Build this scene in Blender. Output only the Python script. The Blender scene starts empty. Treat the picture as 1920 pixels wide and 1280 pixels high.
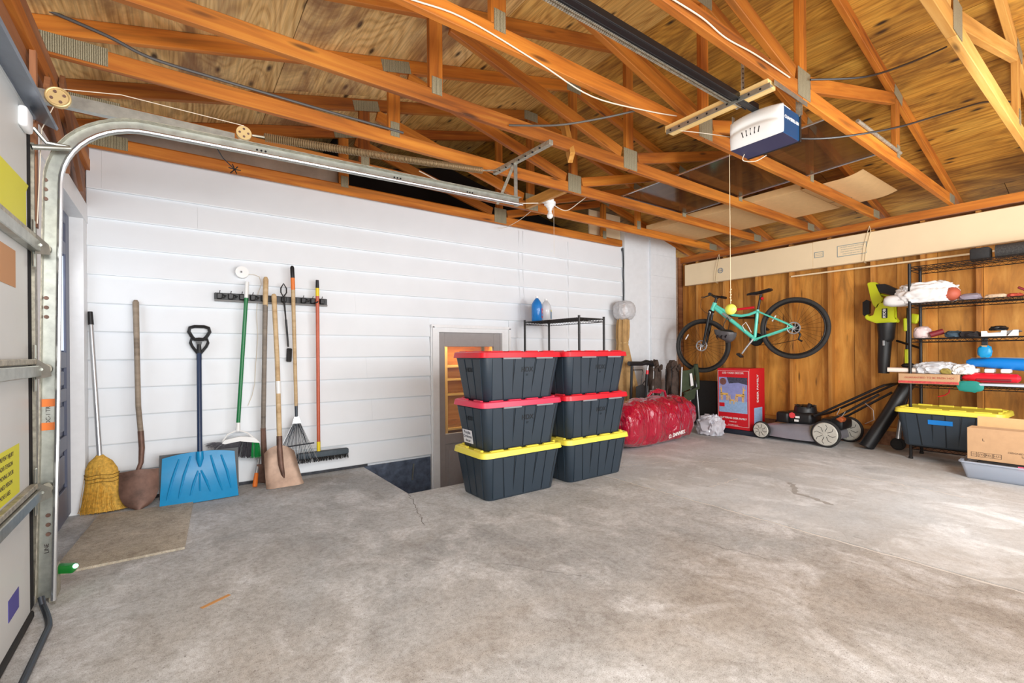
import bpy, bmesh, math, random
from mathutils import Vector, Matrix, noise, Euler
PI = math.pi
S = bpy.context.scene
COL = S.collection

# ---------------------------------------------------------------- camera, world, lights, exposure
cam_d = bpy.data.cameras.new('camera')
cam_d.sensor_width = 36.0
cam_d.lens = 36.0 * 873.0 / 1920.0
cam_d.shift_y = 22.0 / 1920.0
cam_d.clip_start = 0.02
cam = bpy.data.objects.new('camera', cam_d)
COL.objects.link(cam)
yaw = math.atan2(0.81119, 0.58478)
fwd = Vector((math.cos(yaw), math.sin(yaw), 0)); rgt = Vector((math.sin(yaw), -math.cos(yaw), 0)); upv = Vector((0, 0, 1))
roll = 0.0081
r2 = rgt * math.cos(roll) - upv * math.sin(roll)
u2 = upv * math.cos(roll) + rgt * math.sin(roll)
cam.matrix_world = Matrix(((r2.x, u2.x, -fwd.x, 0), (r2.y, u2.y, -fwd.y, 0), (r2.z, u2.z, -fwd.z, 1.05), (0, 0, 0, 1)))
S.camera = cam

w = bpy.data.worlds.new('world'); S.world = w; w.use_nodes = True
w.node_tree.nodes['Background'].inputs[0].default_value = (0.93, 0.96, 1.0, 1)
w.node_tree.nodes['Background'].inputs[1].default_value = 0.85

def area(name, loc, target, sx, sy, power, col=(1, 1, 1)):
    l = bpy.data.lights.new(name, 'AREA'); l.shape = 'RECTANGLE'; l.size = sx; l.size_y = sy; l.energy = power; l.color = col
    o = bpy.data.objects.new(name, l); COL.objects.link(o); o.location = loc
    d = Vector(target) - Vector(loc); o.rotation_euler = d.to_track_quat('-Z', 'Y').to_euler()
    return o
area('assumed_opening_fill', (2.6, -2.45, 1.25), (3.0, 4.0, 1.5), 6.0, 2.3, 225, (0.96, 0.98, 1.0))  # added, unseen fill; an open doorway behind the camera is only assumed
area('assumed_flash_left', (0.0, 0.3, 1.75), (1.2, 4.3, 1.3), 0.4, 0.4, 36)  # assumed, unseen lamp that throws the tool shadows to the right
area('flash_bounce_fill', (1.2, 0.2, 0.45), (3.2, 2.6, 3.2), 1.6, 1.6, 34, (1, 0.97, 0.93))  # added fill standing in for light bounced up to the roof
area('assumed_flash_right', (3.6, -0.3, 1.6), (6.0, 2.2, 1.0), 0.7, 0.7, 52)  # assumed, unseen lamp added to light the wood wall side
area('basement_fill', (2.6, 4.50, 1.35), (2.7, 4.8, 0.3), 0.4, 0.2, 13, (1, 0.9, 0.7))  # added, unseen fill that brightens the cabinet behind the door glass
area('door_daylight', (-0.60, 3.85, 1.4), (0.4, 3.9, 1.2), 0.4, 0.6, 3)
S.view_settings.view_transform = 'Standard'
S.view_settings.look = 'None'
S.view_settings.gamma = 1.0
S.view_settings.use_curve_mapping = False
S.view_settings.exposure = -0.03

# ---------------------------------------------------------------- material helpers
def lin(c):
    """sRGB 0-255 to linear rgba"""
    o = []
    for v in c[:3]:
        v /= 255.0
        o.append(v / 12.92 if v <= 0.04045 else ((v + 0.055) / 1.055) ** 2.4)
    return (*o, 1.0)

class NT:
    def __init__(s, name):
        s.m = bpy.data.materials.new(name); s.m.use_nodes = True
        s.t = s.m.node_tree; s.b = s.t.nodes['Principled BSDF']
    def n(s, typ, **kw):
        nd = s.t.nodes.new(typ)
        for k, v in kw.items():
            if k.startswith('i_'):
                nd.inputs[k[2:].replace('_', ' ')].default_value = v
            else:
                setattr(nd, k, v)
        return nd
    def l(s, a, b): s.t.links.new(a, b)
    def coords(s, scale=(1, 1, 1), kind='Object', rnd=False):
        tc = s.n('ShaderNodeTexCoord'); mp = s.n('ShaderNodeMapping'); mp.inputs['Scale'].default_value = scale
        s.l(tc.outputs[kind], mp.inputs[0])
        if rnd:
            oi = s.n('ShaderNodeObjectInfo'); ml = s.n('ShaderNodeMath', operation='MULTIPLY'); ml.inputs[1].default_value = 37.0
            s.l(oi.outputs['Random'], ml.inputs[0]); cx = s.n('ShaderNodeCombineXYZ')
            for i in range(3): s.l(ml.outputs[0], cx.inputs[i])
            s.l(cx.outputs[0], mp.inputs['Location'])
        return mp.outputs[0]
    def noise(s, vec, scale, detail=4, rough=0.55, dist=0.0):
        nd = s.n('ShaderNodeTexNoise'); nd.inputs['Scale'].default_value = scale; nd.inputs['Detail'].default_value = detail
        nd.inputs['Roughness'].default_value = rough; nd.inputs['Distortion'].default_value = dist
        s.l(vec, nd.inputs['Vector']); return nd.outputs['Fac']
    def ramp(s, fac, stops):
        r = s.n('ShaderNodeValToRGB'); e = r.color_ramp.elements
        while len(e) > 2: e.remove(e[-1])
        for i, (p, c) in enumerate(stops):
            if i < 2: e[i].position = p; e[i].color = c
            else:
                q = e.new(p); q.color = c
        s.l(fac, r.inputs[0]); return r.outputs[0]
    def mix(s, fac, a, b, mode='MIX'):
        m = s.n('ShaderNodeMix', data_type='RGBA', blend_type=mode)
        for sock, v in ((m.inputs[0], fac), (m.inputs[6], a), (m.inputs[7], b)):
            if isinstance(v, (int, float, tuple)): sock.default_value = v
            else: s.l(v, sock)
        return m.outputs[2]
    def bump(s, h, strength=0.3, dist=0.01):
        b = s.n('ShaderNodeBump'); b.inputs['Strength'].default_value = strength; b.inputs['Distance'].default_value = dist
        s.l(h, b.inputs['Height']); s.l(b.outputs[0], s.b.inputs['Normal'])
    def col(s, c):
        if isinstance(c, tuple): s.b.inputs['Base Color'].default_value = c
        else: s.l(c, s.b.inputs['Base Color'])

def plain(name, c, rough=0.5, metal=0.0, var=0.0, scale=20, bump=0.0, coat=0.0, emit=None, trans=0.0, alpha=1.0, spec=0.5):
    t = NT(name); c = lin(c)
    t.b.inputs['Roughness'].default_value = rough; t.b.inputs['Metallic'].default_value = metal
    t.b.inputs['Coat Weight'].default_value = coat; t.b.inputs['Transmission Weight'].default_value = trans
    t.b.inputs['Alpha'].default_value = alpha; t.b.inputs['Specular IOR Level'].default_value = spec
    if var or bump:
        v = t.coords(); f = t.noise(v, scale, 5, 0.6)
        if var:
            t.col(t.ramp(f, [(0.3, tuple(x * (1 - var) for x in c[:3]) + (1,)), (0.7, tuple(min(1, x * (1 + var)) for x in c[:3]) + (1,))]))
        else: t.col(c)
        if bump: t.bump(f, bump, 0.01)
    else: t.col(c)
    if emit:
        t.b.inputs['Emission Color'].default_value = lin(emit[0]); t.b.inputs['Emission Strength'].default_value = emit[1]
    return t.m

def wood(name, dark, mid, light, stretch=(1.2, 22, 22), rough=0.62, var=0.25, bump=0.15, knots=True):
    t = NT(name)
    v = t.coords(stretch, rnd=True)
    g = t.noise(v, 1.0, 6, 0.62, 0.6)
    v2 = t.coords((0.8, 3.5, 3.5), rnd=True)
    b = t.noise(v2, 1.1, 3, 0.5)
    c = t.ramp(g, [(0.30, lin(dark)), (0.50, lin(mid)), (0.72, lin(light))])
    c = t.mix(0.42, c, t.ramp(b, [(0.3, lin(dark)), (0.7, lin(light))]))
    if knots:
        vk = t.coords((1.6, 9, 9), rnd=True)
        vo = t.n('ShaderNodeTexVoronoi'); vo.inputs['Scale'].default_value = 1.0; t.l(vk, vo.inputs['Vector'])
        k = t.ramp(vo.outputs['Distance'], [(0.05, (0, 0, 0, 1)), (0.13, (1, 1, 1, 1))])
        c = t.mix(k, t.mix(0.75, c, lin(tuple(x * 0.45 for x in dark))), c)
    oi = t.n('ShaderNodeObjectInfo'); hs = t.n('ShaderNodeHueSaturation')
    mr = t.n('ShaderNodeMapRange'); mr.inputs[3].default_value = 1 - var; mr.inputs[4].default_value = 1 + var
    t.l(oi.outputs['Random'], mr.inputs[0]); t.l(mr.outputs[0], hs.inputs['Value']); t.l(c, hs.inputs['Color'])
    t.col(hs.outputs[0]); t.b.inputs['Roughness'].default_value = rough
    t.bump(g, bump, 0.004)
    return t.m

def plywood(name, dark, mid, light, wscale=7.0, dist=6.0, amount=0.55, stain=None):
    """x is the grain direction of the sheet"""
    t = NT(name)
    v = t.coords((0.55, 2.0, 2.0), rnd=True)
    fg = t.noise(t.coords((0.55, 2.4, 2.0), rnd=True), 0.9, 2, 0.45, dist * 0.04)
    ml = t.n('ShaderNodeMath', operation='MULTIPLY'); ml.inputs[1].default_value = wscale * 14; t.l(fg, ml.inputs[0])
    sn = t.n('ShaderNodeMath', operation='SINE'); t.l(ml.outputs[0], sn.inputs[0])
    mr = t.n('ShaderNodeMapRange'); mr.inputs[1].default_value = -1; mr.inputs[2].default_value = 1; t.l(sn.outputs[0], mr.inputs[0])
    c = t.ramp(mr.outputs[0], [(0.0, lin(dark)), (0.28, lin(mid)), (0.8, lin(light))])
    big = t.noise(t.coords((1.0, 2.2, 1), rnd=True), 1.3, 5, 0.6, 0.4)
    c = t.mix(amount, t.ramp(big, [(0.32, lin(dark)), (0.5, lin(mid)), (0.68, lin(light))]), c)
    fine = t.noise(t.coords((2, 70, 10), rnd=True), 1.0, 3, 0.6)
    c = t.mix(0.30, c, t.ramp(fine, [(0.38, lin(tuple(x * 0.5 for x in dark))), (0.6, lin(light))]), 'MIX')
    vo = t.n('ShaderNodeTexVoronoi'); vo.inputs['Scale'].default_value = 1.0; t.l(t.coords((3.2, 9.0, 5), rnd=True), vo.inputs['Vector'])
    k = t.ramp(vo.outputs['Distance'], [(0.08, (0, 0, 0, 1)), (0.20, (1, 1, 1, 1))])
    c = t.mix(k, lin(tuple(x * 0.42 for x in dark)), c)
    if stain:
        s2 = t.noise(t.coords((0.6, 1.6, 1), rnd=True), 1.0, 6, 0.7, 0.8)
        c = t.mix(t.ramp(s2, [(0.50, (0, 0, 0, 1)), (0.66, (0.8, 0.8, 0.8, 1))]), c, lin(stain))
    t.col(c); t.b.inputs['Roughness'].default_value = 0.75
    t.bump(fine, 0.12, 0.004)
    return t.m

def concrete(name, base, white, brown, rough_amt=0.6):
    t = NT(name)
    v = t.coords()
    big = t.noise(v, 0.75, 6, 0.62, 0.5)
    med = t.noise(t.coords((1.3, 1, 1)), 2.3, 8, 0.68, 0.7)
    br = t.noise(t.coords((1, 1.2, 1)), 0.55, 5, 0.6, 0.4)
    fine = t.noise(v, 38, 8, 0.82)
    grit = t.noise(v, 260, 3, 0.7)
    c = t.ramp(big, [(0.34, lin(tuple(x * 0.83 for x in base))), (0.6, lin(base))])
    sx = t.n('ShaderNodeSeparateXYZ'); t.l(v, sx.inputs[0]); gr = t.n('ShaderNodeMapRange'); gr.inputs[1].default_value = 2.1; gr.inputs[2].default_value = 0.7; gr.inputs[3].default_value = 0.0; gr.inputs[4].default_value = 0.13
    t.l(sx.outputs['Y'], gr.inputs[0]); ad = t.n('ShaderNodeMath', operation='ADD'); t.l(br, ad.inputs[0]); t.l(gr.outputs[0], ad.inputs[1])
    c = t.mix(t.ramp(ad.outputs[0], [(0.46, (0, 0, 0, 1)), (0.66, (0.8, 0.8, 0.8, 1))]), c, lin(brown))
    c = t.mix(t.ramp(med, [(0.50, (0, 0, 0, 1)), (0.68, (0.7, 0.7, 0.7, 1))]), c, lin(white))
    spk = t.noise(t.coords((1, 0.7, 1)), 7.0, 9, 0.78, 0.5)
    c = t.mix(rough_amt, c, t.ramp(spk, [(0.36, (0.66, 0.63, 0.60, 1)), (0.50, (0.95, 0.95, 0.95, 1)), (0.62, (1.12, 1.12, 1.12, 1))]), 'MULTIPLY')
    c = t.mix(rough_amt, c, t.ramp(fine, [(0.36, (0.50, 0.46, 0.43, 1)), (0.56, (1, 1, 1, 1))]), 'MULTIPLY')
    c = t.mix(rough_amt, c, t.ramp(grit, [(0.38, (0.36, 0.32, 0.29, 1)), (0.47, (1, 1, 1, 1))]), 'MULTIPLY')
    pit_ = t.noise(v, 90, 2, 0.5)
    c = t.mix(rough_amt, c, t.ramp(pit_, [(0.27, (0.2, 0.17, 0.15, 1)), (0.33, (1, 1, 1, 1))]), 'MULTIPLY')
    # hairline crazing
    warp = t.noise(v, 3.0, 4, 0.6); mx = t.n('ShaderNodeMix', data_type='RGBA'); mx.inputs[0].default_value = 0.12
    t.l(v, mx.inputs[6]); nz = t.n('ShaderNodeTexNoise'); nz.inputs['Scale'].default_value = 4; t.l(v, nz.inputs['Vector']); t.l(nz.outputs['Color'], mx.inputs[7])
    vo = t.n('ShaderNodeTexVoronoi', feature='DISTANCE_TO_EDGE'); vo.inputs['Scale'].default_value = 11.0; t.l(mx.outputs[2], vo.inputs['Vector'])
    ck = t.ramp(vo.outputs['Distance'], [(0.0, (0.45, 0.42, 0.4, 1)), (0.018, (1, 1, 1, 1))])
    msk = t.ramp(t.noise(v, 1.1, 3), [(0.5, (0, 0, 0, 1)), (0.6, (1, 1, 1, 1))])
    cr = t.mix(msk, (1, 1, 1, 1), ck)
    c = t.mix(0.35, c, cr, 'MULTIPLY')
    t.col(c); t.b.inputs['Roughness'].default_value = 0.85
    t.bump(fine, 0.35, 0.004)
    return t.m

M = {}
M['truss'] = wood('truss_wood', (96, 42, 6), (178, 94, 18), (214, 140, 48), var=0.22)
M['truss_y'] = wood('yellow_lumber', (160, 98, 30), (208, 146, 62), (232, 182, 104), var=0.08)
M['pine'] = wood('new_pine', (206, 160, 88), (232, 196, 126), (244, 216, 154), var=0.05)
M['ply'] = plywood('roof_plywood', (172, 122, 58), (212, 158, 76), (240, 196, 114), 11.0, 9.0, 0.45)
M['ply_l'] = plywood('roof_plywood_pale', (180, 134, 76), (230, 184, 112), (248, 214, 150), 11.0, 14.0, 0.5, (130, 88, 60))
M['ply_r'] = plywood('roof_plywood_amber', (112, 66, 10), (188, 126, 36), (220, 166, 68), 9.0, 4.0, 0.3, (100, 62, 18))
M['wallwood'] = wood('wall_sheathing', (108, 60, 14), (200, 130, 44), (236, 174, 84), (1.8, 9, 9), var=0.14)
M['stud'] = wood('stud_wood', (128, 74, 26), (198, 130, 52), (226, 166, 84), var=0.12)
M['dkwood'] = wood('weathered_wood', (94, 56, 34), (150, 96, 60), (182, 126, 86), var=0.15)
M['white'] = plain('white_wall_paint', (232, 236, 240), 0.5, var=0.02, scale=4, bump=0.05)
M['white2'] = plain('white_block_paint', (230, 234, 238), 0.7, var=0.03, scale=14, bump=0.18)
M['trim'] = plain('trim_paint', (236, 237, 238), 0.4, var=0.03)
M['found'] = plain('foundation_tar', (58, 60, 66), 0.7, var=0.5, scale=30, bump=0.4)
M['pit'] = plain('pit_wall_paint', (84, 94, 112), 0.4, var=0.45, scale=14, bump=0.7)
M['floor'] = concrete('concrete_rough', (206, 210, 212), (236, 239, 242), (182, 175, 166), 0.6)
M['floor2'] = concrete('concrete_smooth', (208, 213, 216), (238, 242, 245), (196, 193, 188), 0.3)
M['slabmat'] = concrete('slab_aggregate', (208, 198, 180), (216, 208, 192), (188, 176, 152), 0.7)
M['galv'] = plain('galvanised_steel', (168, 170, 162), 0.35, 0.75, var=0.18, scale=24)
M['galvdull'] = plain('galvanised_dull', (168, 162, 146), 0.5, 0.55, var=0.35, scale=40)
M['brightmetal'] = plain('bright_steel', (214, 216, 218), 0.25, 0.9)
M['strut'] = plain('blue_steel', (120, 128, 142), 0.35, 0.6, var=0.08)
M['doorpanel'] = plain('garage_door_panel', (204, 206, 204), 0.45, var=0.03, scale=3)
M['doorframe'] = plain('door_stile', (196, 192, 186), 0.5, var=0.1, scale=30)
M['black'] = plain('black_plastic', (26, 26, 28), 0.42)
M['blackm'] = plain('black_metal', (34, 32, 32), 0.35, 0.4)
M['rubber'] = plain('rubber', (38, 37, 37), 0.8, var=0.2, scale=60)
M['darkgap'] = plain('dark_gap', (14, 10, 12), 0.9)
M['bin'] = plain('tote_plastic', (40, 52, 63), 0.42, var=0.08, scale=5)
M['binline'] = plain('tote_groove', (12, 18, 24), 0.6)
M['red'] = plain('red_lid', (214, 26, 44), 0.35)
M['pinkred'] = plain('faded_red_lid', (222, 52, 84), 0.4)
M['yellow'] = plain('yellow_lid', (236, 220, 78), 0.4)
M['grayclip'] = plain('grey_latch', (136, 136, 142), 0.5)
M['blue'] = plain('blue_plastic', (10, 140, 196), 0.35, var=0.05)
M['handleblue'] = plain('blue_steel_shaft', (34, 52, 84), 0.35)
M['green'] = plain('green_shaft', (26, 120, 66), 0.35)
M['greenb'] = plain('green_bristle', (30, 160, 80), 0.7)
M['greyb'] = plain('grey_bristle', (76, 74, 80), 0.7, var=0.3, scale=60)
M['straw'] = plain('straw', (206, 160, 64), 0.75, var=0.35, scale=60)
M['strawtie'] = plain('straw_stitching', (120, 92, 30), 0.8)
M['greywood'] = wood('grey_handle', (104, 90, 76), (146, 130, 112), (176, 160, 140), knots=False, var=0.05)
M['tanwood'] = wood('tan_handle', (172, 138, 96), (206, 176, 132), (224, 200, 160), knots=False, var=0.05)
M['dkhandle'] = wood('dark_handle', (88, 80, 72), (124, 114, 104), (150, 138, 124), knots=False, var=0.05)
M['rustblade'] = plain('rusty_blade', (112, 84, 72), 0.55, 0.35, var=0.4, scale=12, bump=0.1)
M['rustblade2'] = plain('tan_rusty_blade', (160, 134, 116), 0.5, 0.45, var=0.25, scale=10, bump=0.1)
M['orange'] = plain('orange_plastic', (230, 120, 40), 0.4)
M['orangepaint'] = plain('orange_painted_handle', (196, 96, 66), 0.4, var=0.15, scale=8)
M['ywtape'] = plain('yellow_tape', (236, 206, 30), 0.4)
M['metaldark'] = plain('dark_metal', (70, 76, 84), 0.4, 0.6)
M['whitep'] = plain('white_plastic', (238, 238, 236), 0.35)
M['winglow'] = plain('window_daylight', (220, 232, 245), 0.2, emit=((214, 230, 250), 0.9))
M['sidedoor'] = plain('side_door_paint', (96, 102, 122), 0.45, var=0.1, scale=4)
M['bdoor'] = plain('basement_door_paint', (158, 151, 149), 0.5, var=0.05)
M['cabinet'] = wood('orange_cabinet', (176, 100, 20), (214, 136, 40), (236, 166, 70), var=0.05)
M['cabframe'] = plain('light_cabinet_frame', (240, 190, 100), 0.5)
M['teal'] = plain('teal_frame', (100, 220, 196), 0.3, coat=0.4)
M['tire'] = plain('tire_rubber', (46, 44, 42), 0.75, var=0.2, scale=40, bump=0.2)
M['rim'] = plain('rim_metal', (40, 36, 34), 0.4, 0.5)
M['silver'] = plain('silver', (196, 198, 200), 0.3, 0.7)
M['helmet'] = plain('grey_helmet', (128, 124, 126), 0.3, coat=0.5, var=0.15)
M['neon'] = plain('yellow_disc', (232, 236, 92), 0.4)
M['duffel'] = plain('shiny_red_vinyl', (158, 4, 44), 0.14, coat=1.0)
M['lime'] = plain('lime_plastic', (198, 206, 30), 0.4)
_t = NT('shiny_red_vinyl'); _t.col(lin((166, 4, 44))); _t.b.inputs['Roughness'].default_value = 0.16; _t.b.inputs['Coat Weight'].default_value = 1.0
_t.bump(_t.noise(_t.coords((1, 1, 0.45)), 7.0, 3, 0.5, 2.5), 0.8, 0.05)
M['duffel'] = _t.m
M['tan'] = plain('tan_fabric', (178, 142, 92), 0.8, var=0.15, scale=14)
M['olive'] = plain('olive_fabric', (58, 68, 46), 0.85, var=0.15)
M['brownfab'] = plain('brown_fabric', (68, 54, 46), 0.8, var=0.3)
M['card'] = plain('cardboard', (190, 152, 114), 0.85, var=0.05)
M['cardl'] = plain('pale_cardboard', (240, 218, 180), 0.8, var=0.03, scale=3)
M['cardo'] = plain('overhead_cardboard', (214, 176, 124), 0.85, var=0.05)
M['ink'] = plain('printed_ink', (60, 48, 44), 0.8)
M['inkg'] = plain('pale_ink', (150, 160, 156), 0.8)
M['rope'] = plain('rope', (222, 206, 170), 0.8)
M['wire'] = plain('white_cable', (222, 210, 190), 0.5)
M['bcable'] = plain('black_cable', (34, 32, 34), 0.4)
M['opblue'] = plain('opener_blue', (4, 66, 110), 0.35)
M['opdark'] = plain('opener_underside', (52, 56, 88), 0.45)
M['mowgrey'] = plain('mower_deck', (150, 150, 160), 0.35, 0.4, var=0.08, scale=6)
M['hubcap'] = plain('hubcap', (190, 188, 178), 0.45, var=0.08)
M['boxred'] = plain('red_box_print', (206, 22, 36), 0.45)
M['picture'] = plain('box_picture_sky', (146, 152, 206), 0.5, var=0.12, scale=16)
M['picdark'] = plain('box_picture_trees', (66, 66, 84), 0.5, var=0.5, scale=50)
M['picsnow'] = plain('box_picture_snow', (150, 182, 220), 0.5, var=0.15, scale=40)
M['picgold'] = plain('box_picture_lights', (226, 180, 100), 0.5, var=0.3, scale=120)
M['bagw'] = plain('white_plastic_bag', (226, 224, 222), 0.35, var=0.05)
M['navy'] = plain('navy', (40, 48, 70), 0.6)
M['maroon'] = plain('maroon_cloth', (120, 24, 34), 0.6)
M['tealcloth'] = plain('teal_cloth', (20, 130, 120), 0.7)
M['inflblue'] = plain('inflatable_blue', (14, 122, 204), 0.3)
M['spring'] = plain('spring_steel', (150, 126, 92), 0.5, 0.4)
M['pulley'] = plain('pulley_plate', (214, 186, 130), 0.45, 0.4)
M['bulb'] = plain('bulb_glass', (240, 240, 238), 0.2)
M['brick'] = plain('block_base', (140, 100, 74), 0.9, var=0.3, scale=30, bump=0.3)
M['gluebrown'] = plain('salmon_block', (186, 128, 100), 0.9, var=0.2, scale=40)

def glassy(name, c, alpha, rough=0.1):
    t = NT(name); t.col(lin(c)); t.b.inputs['Alpha'].default_value = alpha; t.b.inputs['Roughness'].default_value = rough
    return t.m
M['screen'] = glassy('smoky_panel', (66, 44, 34), 0.55)
M['tray'] = glassy('clear_tub', (190, 200, 216), 0.62, 0.25)
M['fluid'] = glassy('blue_fluid_bottle', (40, 130, 210), 0.9, 0.1)
M['clearp'] = glassy('clear_plastic', (224, 226, 230), 0.8, 0.15)
M['led'] = plain('green_sensor', (10, 90, 30), 0.3, emit=((0, 160, 50), 0.12))
M['ledspot'] = plain('green_led', (150, 255, 190), 0.3, emit=((140, 255, 190), 4))
M['ylabel'] = plain('yellow_label', (216, 212, 20), 0.5)
M['ylabel_tan'] = plain('kraft_label', (190, 142, 100), 0.8)
M['violet'] = plain('violet_label', (72, 66, 150), 0.5)

# ---------------------------------------------------------------- mesh helpers
def rotto(d):
    return Vector(d).to_track_quat('Z', 'Y').to_matrix().to_4x4()

class MB:
    """collects shapes in one bmesh, world coordinates unless told otherwise"""
    def __init__(s): s.b = bmesh.new()
    def box(s, c, d, rot=None, bev=0.0, seg=1):
        r = bmesh.ops.create_cube(s.b, size=1.0); vs = r['verts']
        bmesh.ops.scale(s.b, vec=Vector(d), verts=vs)
        if bev:
            es = {e for v in vs for e in v.link_edges}
            q = bmesh.ops.bevel(s.b, geom=list(es), offset=bev, segments=seg, profile=0.5, affect='EDGES')
            vs = list({v for f in q['faces'] for v in f.verts} | {v for v in vs if v.is_valid})
        mtx = Matrix.Translation(Vector(c))
        if rot is not None:
            mtx = mtx @ (Euler(rot).to_matrix().to_4x4() if not isinstance(rot, Matrix) else rot)
        bmesh.ops.transform(s.b, matrix=mtx, verts=vs)
        return s
    def bx(s, x0, x1, y0, y1, z0, z1, bev=0.0, seg=1):
        return s.box(((x0 + x1) / 2, (y0 + y1) / 2, (z0 + z1) / 2), (abs(x1 - x0), abs(y1 - y0), abs(z1 - z0)), None, bev, seg)
    def cyl(s, p0, p1, r0, r1=None, n=12, caps=True):
        p0 = Vector(p0); p1 = Vector(p1); r1 = r0 if r1 is None else r1
        d = p1 - p0
        r = bmesh.ops.create_cone(s.b, cap_ends=caps, segments=n, radius1=r0, radius2=r1, depth=d.length)
        bmesh.ops.transform(s.b, matrix=Matrix.Translation((p0 + p1) / 2) @ rotto(d), verts=r['verts'])
        return s
    def tube(s, pts, r, n=8, closed=False, caps=True):
        P = [Vector(p) for p in pts]; k = len(P); rr = r if isinstance(r, (list, tuple)) else [r] * k
        rings = []; up = None
        for i in range(k):
            a = P[i - 1] if (i > 0 or closed) else P[i]; b = P[(i + 1) % k] if (i < k - 1 or closed) else P[i]
            d = (b - a).normalized()
            if up is None:
                up = Vector((0, 0, 1)) if abs(d.z) < 0.9 else Vector((1, 0, 0))
            x = d.cross(up); x = x.normalized() if x.length > 1e-6 else d.orthogonal().normalized()
            y = x.cross(d).normalized(); up = y
            rings.append([s.b.verts.new(P[i] + (x * math.cos(2 * PI * j / n) + y * math.sin(2 * PI * j / n)) * rr[i]) for j in range(n)])
        for i in range(k if closed else k - 1):
            A, B = rings[i], rings[(i + 1) % k]
            for j in range(n):
                try: s.b.faces.new((A[j], A[(j + 1) % n], B[(j + 1) % n], B[j]))
                except ValueError: pass
        if caps and not closed:
            s.b.faces.new(rings[0]); s.b.faces.new(list(reversed(rings[-1])))
        return s
    def sph(s, c, r, sc=(1, 1, 1), u=16, v=10, rot=None):
        q = bmesh.ops.create_uvsphere(s.b, u_segments=u, v_segments=v, radius=r)
        m = Matrix.Translation(Vector(c))
        if rot is not None: m = m @ Euler(rot).to_matrix().to_4x4()
        bmesh.ops.transform(s.b, matrix=m @ Matrix.Diagonal((*sc, 1)), verts=q['verts'])
        return s
    def prism(s, poly, vec, ):
        """closed polygon (3d points) extruded by vec"""
        a = [s.b.verts.new(Vector(p)) for p in poly]; b = [s.b.verts.new(Vector(p) + Vector(vec)) for p in poly]
        n = len(a)
        s.b.faces.new(a); s.b.faces.new(list(reversed(b)))
        for i in range(n): s.b.faces.new((a[i], b[i], b[(i + 1) % n], a[(i + 1) % n]))
        return s
    def loft(s, rings, caps=True):
        R = [[s.b.verts.new(Vector(p)) for p in r] for r in rings]; n = len(R[0])
        for A, B in zip(R, R[1:]):
            for j in range(n): s.b.faces.new((A[j], A[(j + 1) % n], B[(j + 1) % n], B[j]))
        if caps:
            s.b.faces.new(list(reversed(R[0]))); s.b.faces.new(R[-1])
        return s
    def grid(s, f, nu, nv, thick=0.0):
        G = [[s.b.verts.new(Vector(f(i / nu, j / nv))) for j in range(nv + 1)] for i in range(nu + 1)]
        fs = []
        for i in range(nu):
            for j in range(nv):
                fs.append(s.b.faces.new((G[i][j], G[i + 1][j], G[i + 1][j + 1], G[i][j + 1])))
        if thick:
            bmesh.ops.recalc_face_normals(s.b, faces=fs)
            bmesh.ops.solidify(s.b, geom=fs, thickness=thick)
        return s
    def torus(s, c, R, r, axis, n=40, m=8):
        q = rotto(axis)
        return s.tube([Vector(c) + q @ Vector((R * math.cos(2 * PI * i / n), R * math.sin(2 * PI * i / n), 0)) for i in range(n)], r, m, closed=True)
    def xf(s, m):
        bmesh.ops.transform(s.b, matrix=m, verts=s.b.verts[:]); return s

WM = {}
def obj(name, mb, mat, parent=None, local=False, smooth=35, mw=None, label=None, kind=None):
    me = bpy.data.meshes.new(name)
    bmesh.ops.recalc_face_normals(mb.b, faces=mb.b.faces[:])
    mb.b.to_mesh(me); mb.b.free()
    W = mw if mw is not None else (WM[parent.name] if parent is not None else Matrix.Identity(4))
    if not local: me.transform(W.inverted())
    for p in me.polygons: p.use_smooth = bool(smooth)
    if smooth: me.set_sharp_from_angle(angle=math.radians(smooth))
    mats = mat if isinstance(mat, (list, tuple)) else [mat]
    for m in mats: me.materials.append(m)
    return place(name, me, parent, W, label, kind)
def place(name, me, parent, W, label=None, kind=None):
    o = bpy.data.objects.new(name, me); COL.objects.link(o)
    WM[o.name] = W
    if parent is not None:
        o.parent = parent; o.matrix_basis = WM[parent.name].inverted() @ W
    else: o.matrix_basis = W
    if label: o['label'] = label
    if kind: o['kind'] = kind
    return o
def tag(o, label=None, cat=None, group=None, kind=None):
    if label: o['label'] = label
    if cat: o['category'] = cat
    if group: o['group'] = group
    if kind: o['kind'] = kind
    return o
def thing(name, label, cat, loc=(0, 0, 0), rz=0.0, group=None, kind=None):
    o = bpy.data.objects.new(name, None); COL.objects.link(o); o.empty_display_size = 0.1
    W = Matrix.Translation(Vector(loc)) @ Matrix.Rotation(rz, 4, 'Z'); o.matrix_basis = W; WM[o.name] = W
    return tag(o, label, cat, group, kind)
def struct(name, mb, mat, smooth=0):
    return tag(obj(name, mb, mat, smooth=smooth), kind='structure')
def board(name, p0, p1, w, h, mat, parent=None, ref=(0, 0, 1), bev=0.0, label=None, cache={}):
    """plank from p0 to p1; local x runs along it; w across, h along ref"""
    p0 = Vector(p0); p1 = Vector(p1); d = p1 - p0; L = d.length; x = d / L
    z = Vector(ref); z = (z - x * z.dot(x)).normalized(); y = z.cross(x)
    W = Matrix.Identity(4)
    for i in range(3):
        W[i][0] = x[i]; W[i][1] = y[i]; W[i][2] = z[i]; W[i][3] = (p0[i] + p1[i]) / 2
    m = MB(); m.box((0, 0, 0), (L, w, h), None, bev)
    return obj(name, m, mat, parent, local=True, smooth=0, mw=W, label=label)
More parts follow.
